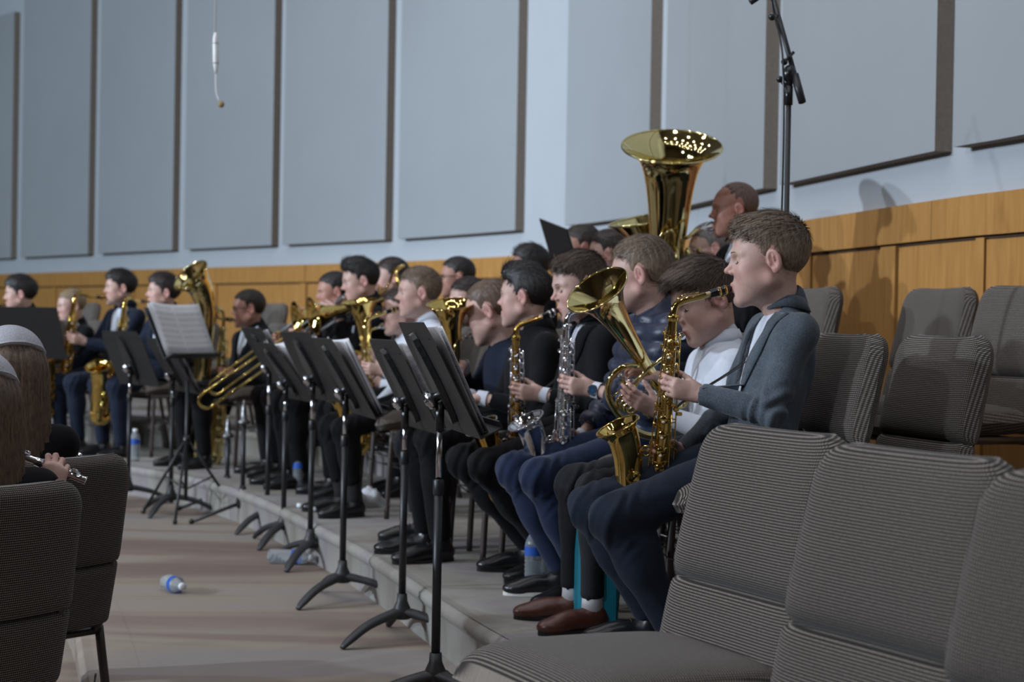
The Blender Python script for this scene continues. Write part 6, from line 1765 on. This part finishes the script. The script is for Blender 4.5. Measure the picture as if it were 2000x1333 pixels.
finish(p); seat_chair(p, 'chair under the tuxedo man with wavy dark hair')
p = Person('blond boy in dark suit and bow tie behind the dark gold saxophone', 141, 600, 11.9, L1, 138, 0.84, 1.0, 6, -20, 0, near=1, hair='hair_blond', style=CREW, top_mat='cloth_black', leg_mat='cloth_black', vee=(0.3, 0.06), bow=True)
cl_t = p.mouth; cM = p.M @ zaxis(cl_t, V((0, -0.35, 1)))
cl = place('clarinet', cM, 'black clarinet held by the blond boy', 'clarinet')
MB().lathe([(0.004, 0.0), (0.008, -0.02), (0.0125, -0.07), (0.0145, -0.09), (0.0135, -0.14), (0.0135, -0.5), (0.018, -0.53), (0.034, -0.58)], None, 16).build('clarinet_tube', 'ebonite', cl)
kk = MB()
for i in range(9): kk.ball((0.012, -0.006, -0.16 - 0.036 * i), (0.007, 0.007, 0.004), 8, 6)
kk.tube([(0.014, 0, -0.15), (0.014, 0, -0.48)], 0.0025, 6); kk.build('clarinet_keys', 'silver', cl)
arm(p, 'l', cl_t + V((-0.04, 0.10, -0.20)), (0.4, 1, 0), (0.8, 0.2, 0), (0.6, 0.6, 0.6, 0.6)); arm(p, 'r', cl_t + V((0.04, 0.14, -0.34)), (-0.4, 1, 0), (-0.8, 0.2, 0), (0.6, 0.6, 0.6, 0.6))
finish(p); seat_chair(p, 'chair under the blond boy')
p = Person('dark haired man at the far left edge above the wide black stand', 41, 577, 11.2, L1, 134, 0.96, 1.0, 2, -34, 0, near=1, hair='hair_dark', style=MESSY, top_mat='cloth_black', leg_mat='cloth_black', vee=(0.25, 0.07))
play_sax(p, 'alto', 'saxophone at the far left edge, mostly hidden by the wide black stand', 'brass', detail=False)
finish(p); seat_chair(p, 'chair under the dark haired man at the far left')

# --- back row
p = Person('bald man in dark suit blowing the tall tuba', 1436, 414, 6.8, L2, 104, 0.98, 0.94, 2, -14, 0, near=1, lid=0.7, full=0.8, neckr=0.058, skin='skin_ruddy', hair='hair_stubble', style=dict(side=0.0012, back=0.001, line=0.045, len=0.004, lift=0.02), top_mat='cloth_black', leg_mat='cloth_black', vee=(0.35, 0.06))
z = V((-0.42, 0.12, 0.90)).normalized(); x = V((0, -1, 0)); x = (x - z * x.dot(z)).normalized(); y = z.cross(x)
Rm = Matrix(((x[0], y[0], z[0]), (x[1], y[1], z[1]), (x[2], y[2], z[2])))
o = p.mouth + V((0, 0.004, 0)) - Rm @ TUBA_TIP
Mt = Matrix.Translation(o) @ Rm.to_4x4()
tuba(p.M @ Mt, 'tall brass tuba whose wide bell towers above the heads')
arm(p, 'r', Mt @ V((0.10, 0.10, 0.45)), Rm @ V((-0.9, -0.4, 0.1)), Rm @ V((0, -1, 0)), (0.6, 0.6, 0.6, 0.6)); arm(p, 'l', Mt @ V((0.06, -0.24, 0.30)), Rm @ V((-0.9, 0.3, 0.2)), Rm @ V((0, 1, 0)), (0.6, 0.6, 0.6, 0.6))
finish(p); seat_chair(p, 'chair hidden under the bald man')
p = Person('grey haired player below the bald man, in dark jacket', 1390, 492, 7.35, L2, 105, 0.95, 1.0, 4, -14, 0, near=1, hair='hair_grey', style=CREW, top_mat='cloth_black', leg_mat='cloth_black')
z = V((-0.10, 0.22, 0.95)).normalized(); x = V((0, -1, 0)); x = (x - z * x.dot(z)).normalized(); y = z.cross(x)
Rm = Matrix(((x[0], y[0], z[0]), (x[1], y[1], z[1]), (x[2], y[2], z[2])))
o = p.iM @ at(1268, 428, 7.3) - Rm @ V((0, 0, 0.36 * 1.55))
horn(p.M @ Matrix.Translation(o) @ Rm.to_4x4(), 'brass euphonium bell half hidden behind the tall tuba', 'brass_pale', 0.118, 1.55, 'euphonium', 'horn')
finish(p); seat_chair(p, 'chair hidden under the grey haired player')
def back(label, px, py, Z, hair, style, b=0.95, hs=1.0, yaw=108, hyaw=-14, top='cloth_black', pitch=0, **o):
    q = Person(label, px, py, Z, L2, yaw, b, hs, pitch, hyaw, 0, near=0, hair=hair, style=style, top_mat=top, leg_mat='cloth_black', **o)
    finish(q); return q
q = back('brown haired man in the back row right of the black folder, turned away', 1190, 502, 8.0, 'hair_darkbrown', SHORT, 0.92, hyaw=-30); seat_chair(q, 'chair hidden under the back row man right of the folder')
q = back('man in the back row just behind the raised black folder', 1136, 490, 8.25, 'hair_darkbrown', CREW, 0.95, skin='skin_warm'); seat_chair(q, 'chair hidden under the back row man behind the folder')
q = back('curly dark haired man of the back row above the boys', 1036, 526, 8.9, 'hair_dark', MESSY, 0.95, skin='skin_warm'); seat_chair(q, 'chair hidden under the curly haired back row man')
q = back('back row man in glasses looking over the upright horn bell', 894, 545, 9.7, 'hair_dark', CREW, 0.95, glasses=True, skin='skin_warm'); seat_chair(q, 'chair hidden under the back row man in glasses')
q = Person('dark haired player in cream shirt partly behind the upright horn bell', 916, 590, 8.75, L1, 112, 0.86, 1.0, 6, -6, 0, near=0, hair='hair_darkbrown', style=SHORT, top_mat='shirt_cream', top_name='shirt', leg_mat='cloth_black')
play_sax(q, 'alto', 'saxophone of the player in the cream shirt behind the horn bell', 'brass', detail=False); finish(q); seat_chair(q, 'chair hidden under the player in the cream shirt')
q = back('back row player behind the tuning bow of the trombone', 766, 546, 9.9, 'hair_darkbrown', SHORT, 0.92); seat_chair(q, 'chair hidden under the player behind the trombone bow')
q = Person('second trombone player hidden behind the man with the pompadour', 654, 574, 9.75, L1, 114, 0.92, 1.0, 4, -12, 0, near=0, hair='hair_dark', style=CREW, top_mat='cloth_black', leg_mat='cloth_black', skin='skin_warm')
tw_ = q.world(q.mouth + V((0, 0.006, 0)))
trombone(tw_, at(404, 752, 9.35), at(735, 552, 9.95), at(580, 624, 9.45), (-0.9, -0.4, -0.2), 'second brass trombone, its slide just above and behind the longer one')
tl_ = q.iM @ tw_; dd_ = (q.iM.to_3x3() @ (at(404, 752, 9.35) - tw_)).normalized()
arm(q, 'l', tl_ + dd_ * 0.08 + V((-0.045, -0.03, -0.06)), (0.2, 1, 0.35), (1, 0.1, 0.1), (0.7, 0.75, 0.8, 0.8))
arm(q, 'r', tl_ + dd_ * 0.30 + V((0.06, -0.06, -0.05)), (-0.3, 1, 0.1), (-1, -0.2, 0), (0.6, 0.65, 0.7, 0.7))
finish(q); seat_chair(q, 'chair hidden under the second trombone player')
# raised black folder in the back row
fM = p.M
fo = at(1092, 478, 7.95)
fd = empty('music_folder', Matrix.Translation(fo) @ Matrix.Rotation(math.radians(-70), 4, 'Z') @ Matrix.Rotation(math.radians(24), 4, 'X') @ Matrix.Rotation(math.radians(14), 4, 'Y')); tag(fd, 'raised black music folder before a back row man', 'folder')
MB().box((0, 0, 0), (0.30, 0.006, 0.22)).build('cover', 'desk_black', fd); MB().box((0.01, 0.006, 0.0), (0.27, 0.004, 0.20)).build('pages', 'page_white', fd)
MB().tube([(0, -0.02, -0.1), (0, -0.02, -0.55)], 0.009, 8).build('support', 'black_metal', fd)

# ------------------------------------------------------------------ the two flute players at the left edge
def flute_girl(label, px, py, Z, yaw, cyaw, end_px, hand_t, lean, hl, flab, clab, dx=0.0):
    p = Person(label, px, py, Z, LM, yaw, 0.86, 1.0, 4, -6, 0, lean=lean, near=1, top_mat='cloth_black', leg_mat='cloth_black', hair='hair_long', style=dict(top=[], side=0.008, back=0.008, len=0.03, lift=0.02, comb=(0, -0.5, -0.4)), collar_h=0.02)
    B = at(*end_px); m = p.world(p.mouth)
    d = (B - m).normalized(); A = B - d * 0.66
    flute(A, B, flab)
    ld = p.iM.to_3x3() @ d; q = p.iM @ (A + d * hand_t); q2 = p.iM @ (A + d * 0.24)
    bk = V((0, -1, 0)); bk = (bk - ld * bk.dot(ld)).normalized()
    arm(p, 'r', q + bk * 0.045 + V((0, 0, -0.072)), -bk * 0.25 + ld * 0.15 + V((0, 0, 1.0)), -bk - V((0, 0, 0.25)), ((0.55, 0.85, 0.5), (0.65, 0.9, 0.5), (0.75, 0.9, 0.5), (0.85, 0.8, 0.5)), 1.6, (0.5, 0.5), V((0.0, 1.0, -0.35)))
    arm(p, 'l', q2 - bk * 0.06 + V((0, 0, -0.06)), bk * 0.6 + V((0, 0, 0.8)), bk, ((0.6, 0.8, 0.5),) * 4)
    root = finish(p)
    # long straight hair hanging down the back
    nu, nv = 64, 26; P = []
    for j in range(nv):
        v = j / (nv - 1); z = 0.085 - (hl + 0.085) * v
        for i in range(nu):
            a = math.radians(-118 + 236 * i / (nu - 1))
            rx = 0.088 + 0.030 * min(1, v * 1.4) - 0.02 * v; ry = 0.108 + 0.022 * v
            if v < 0.12: k_ = math.sqrt(max(0, 1 - (1 - v / 0.12) ** 2 * 0.5)); rx *= k_; ry *= k_
            wob = 0.0022 * math.sin(i * 2.1 + 0.6 * math.sin(j * 0.5)) + 0.003 * math.sin(i * 0.53 + j * 0.12)
            end = 0.02 * math.sin(i * 1.7) * v * v
            P.append(V(((rx + wob) * math.sin(a), -0.012 - (ry + wob) * math.cos(a) - 0.02 * v, z + end)))
    mb = MB(); mb.grid(P, nu, nv)
    o = mb.build('long_hair', 'hair_long', root, Matrix.Translation(p.hd) @ Matrix.Rotation(math.radians(-6), 4, 'Z'))
    sd = o.modifiers.new('thickness', 'SOLIDIFY'); sd.thickness = 0.010; sd.offset = -1
    # lace kerchief over the crown
    g = SDF((-0.12, -0.15, -0.06), (0.12, 0.13, 0.17), 0.005)
    g.ell((0, -0.012, 0.046), (0.0945, 0.119, 0.096), k=0.01)
    g.cut(lambda X, Y, Z: (0.052 - 0.33 * (Y + 0.02) - Z) * 0.9 + 0 * X)
    Pk, Qk = g.mesh(2)
    kt = put('lace_kerchief', np_mesh('lace_kerchief', Pk, Qk, 'lace_veil'), None, root, Matrix.Translation(p.hd) @ p.Rh.to_4x4())
    rim = []
    for i in range(60):
        a = 2 * PI * i / 60; ex, ey = math.cos(a), math.sin(a)
        # follow the lower rim of the kerchief on the ellipsoid
        t0, t1 = 0.0, 1.3
        best = None
        for e in np.linspace(-0.9, 1.3, 120):
            x, y, z = 0.0955 * math.cos(e) * ex, -0.012 + 0.120 * math.cos(e) * ey, 0.046 + 0.097 * math.sin(e)
            if z > 0.056 - 0.33 * (y + 0.02): best = V((x, y, z)); break
        if best: rim.append(best)
    MB().tube(rim, 0.0013, 6, closed=True).build('kerchief_hem', 'lace', kt)
    c = p.M @ V((0, 0.045, 0))
    chair((c.x + dx, c.y - 0.03), LM, cyaw, clab, 'chairs of the flute players')
plain('lace_veil', (0.62, 0.63, 0.70), 0.85, nscale=240, var=0.25, bmp=0.3, bscale=300)
MATS['lace_veil'].node_tree.nodes['Principled BSDF'].inputs['Alpha'].default_value = 0.55
flute_girl('girl with long brown hair and lace kerchief nearest at the left edge, back turned', -48, 800, 3.8, 32, 50, (168, 940, 3.93), 0.575, 0.06, 0.46, 'flute pointing right from the nearest girl at the left edge', 'dark brown chair back at lower left corner, nearest of the left chairs', -0.12)
flute_girl('second girl with lace kerchief at the left edge, wavy brown hair, farther back', 18, 735, 4.55, 34, 52, (156, 893, 4.72), 0.575, 0.06, 0.50, 'flute of the farther girl, its end just above the second chair', 'dark brown chair back at left, right behind the nearest left chair', -0.04)
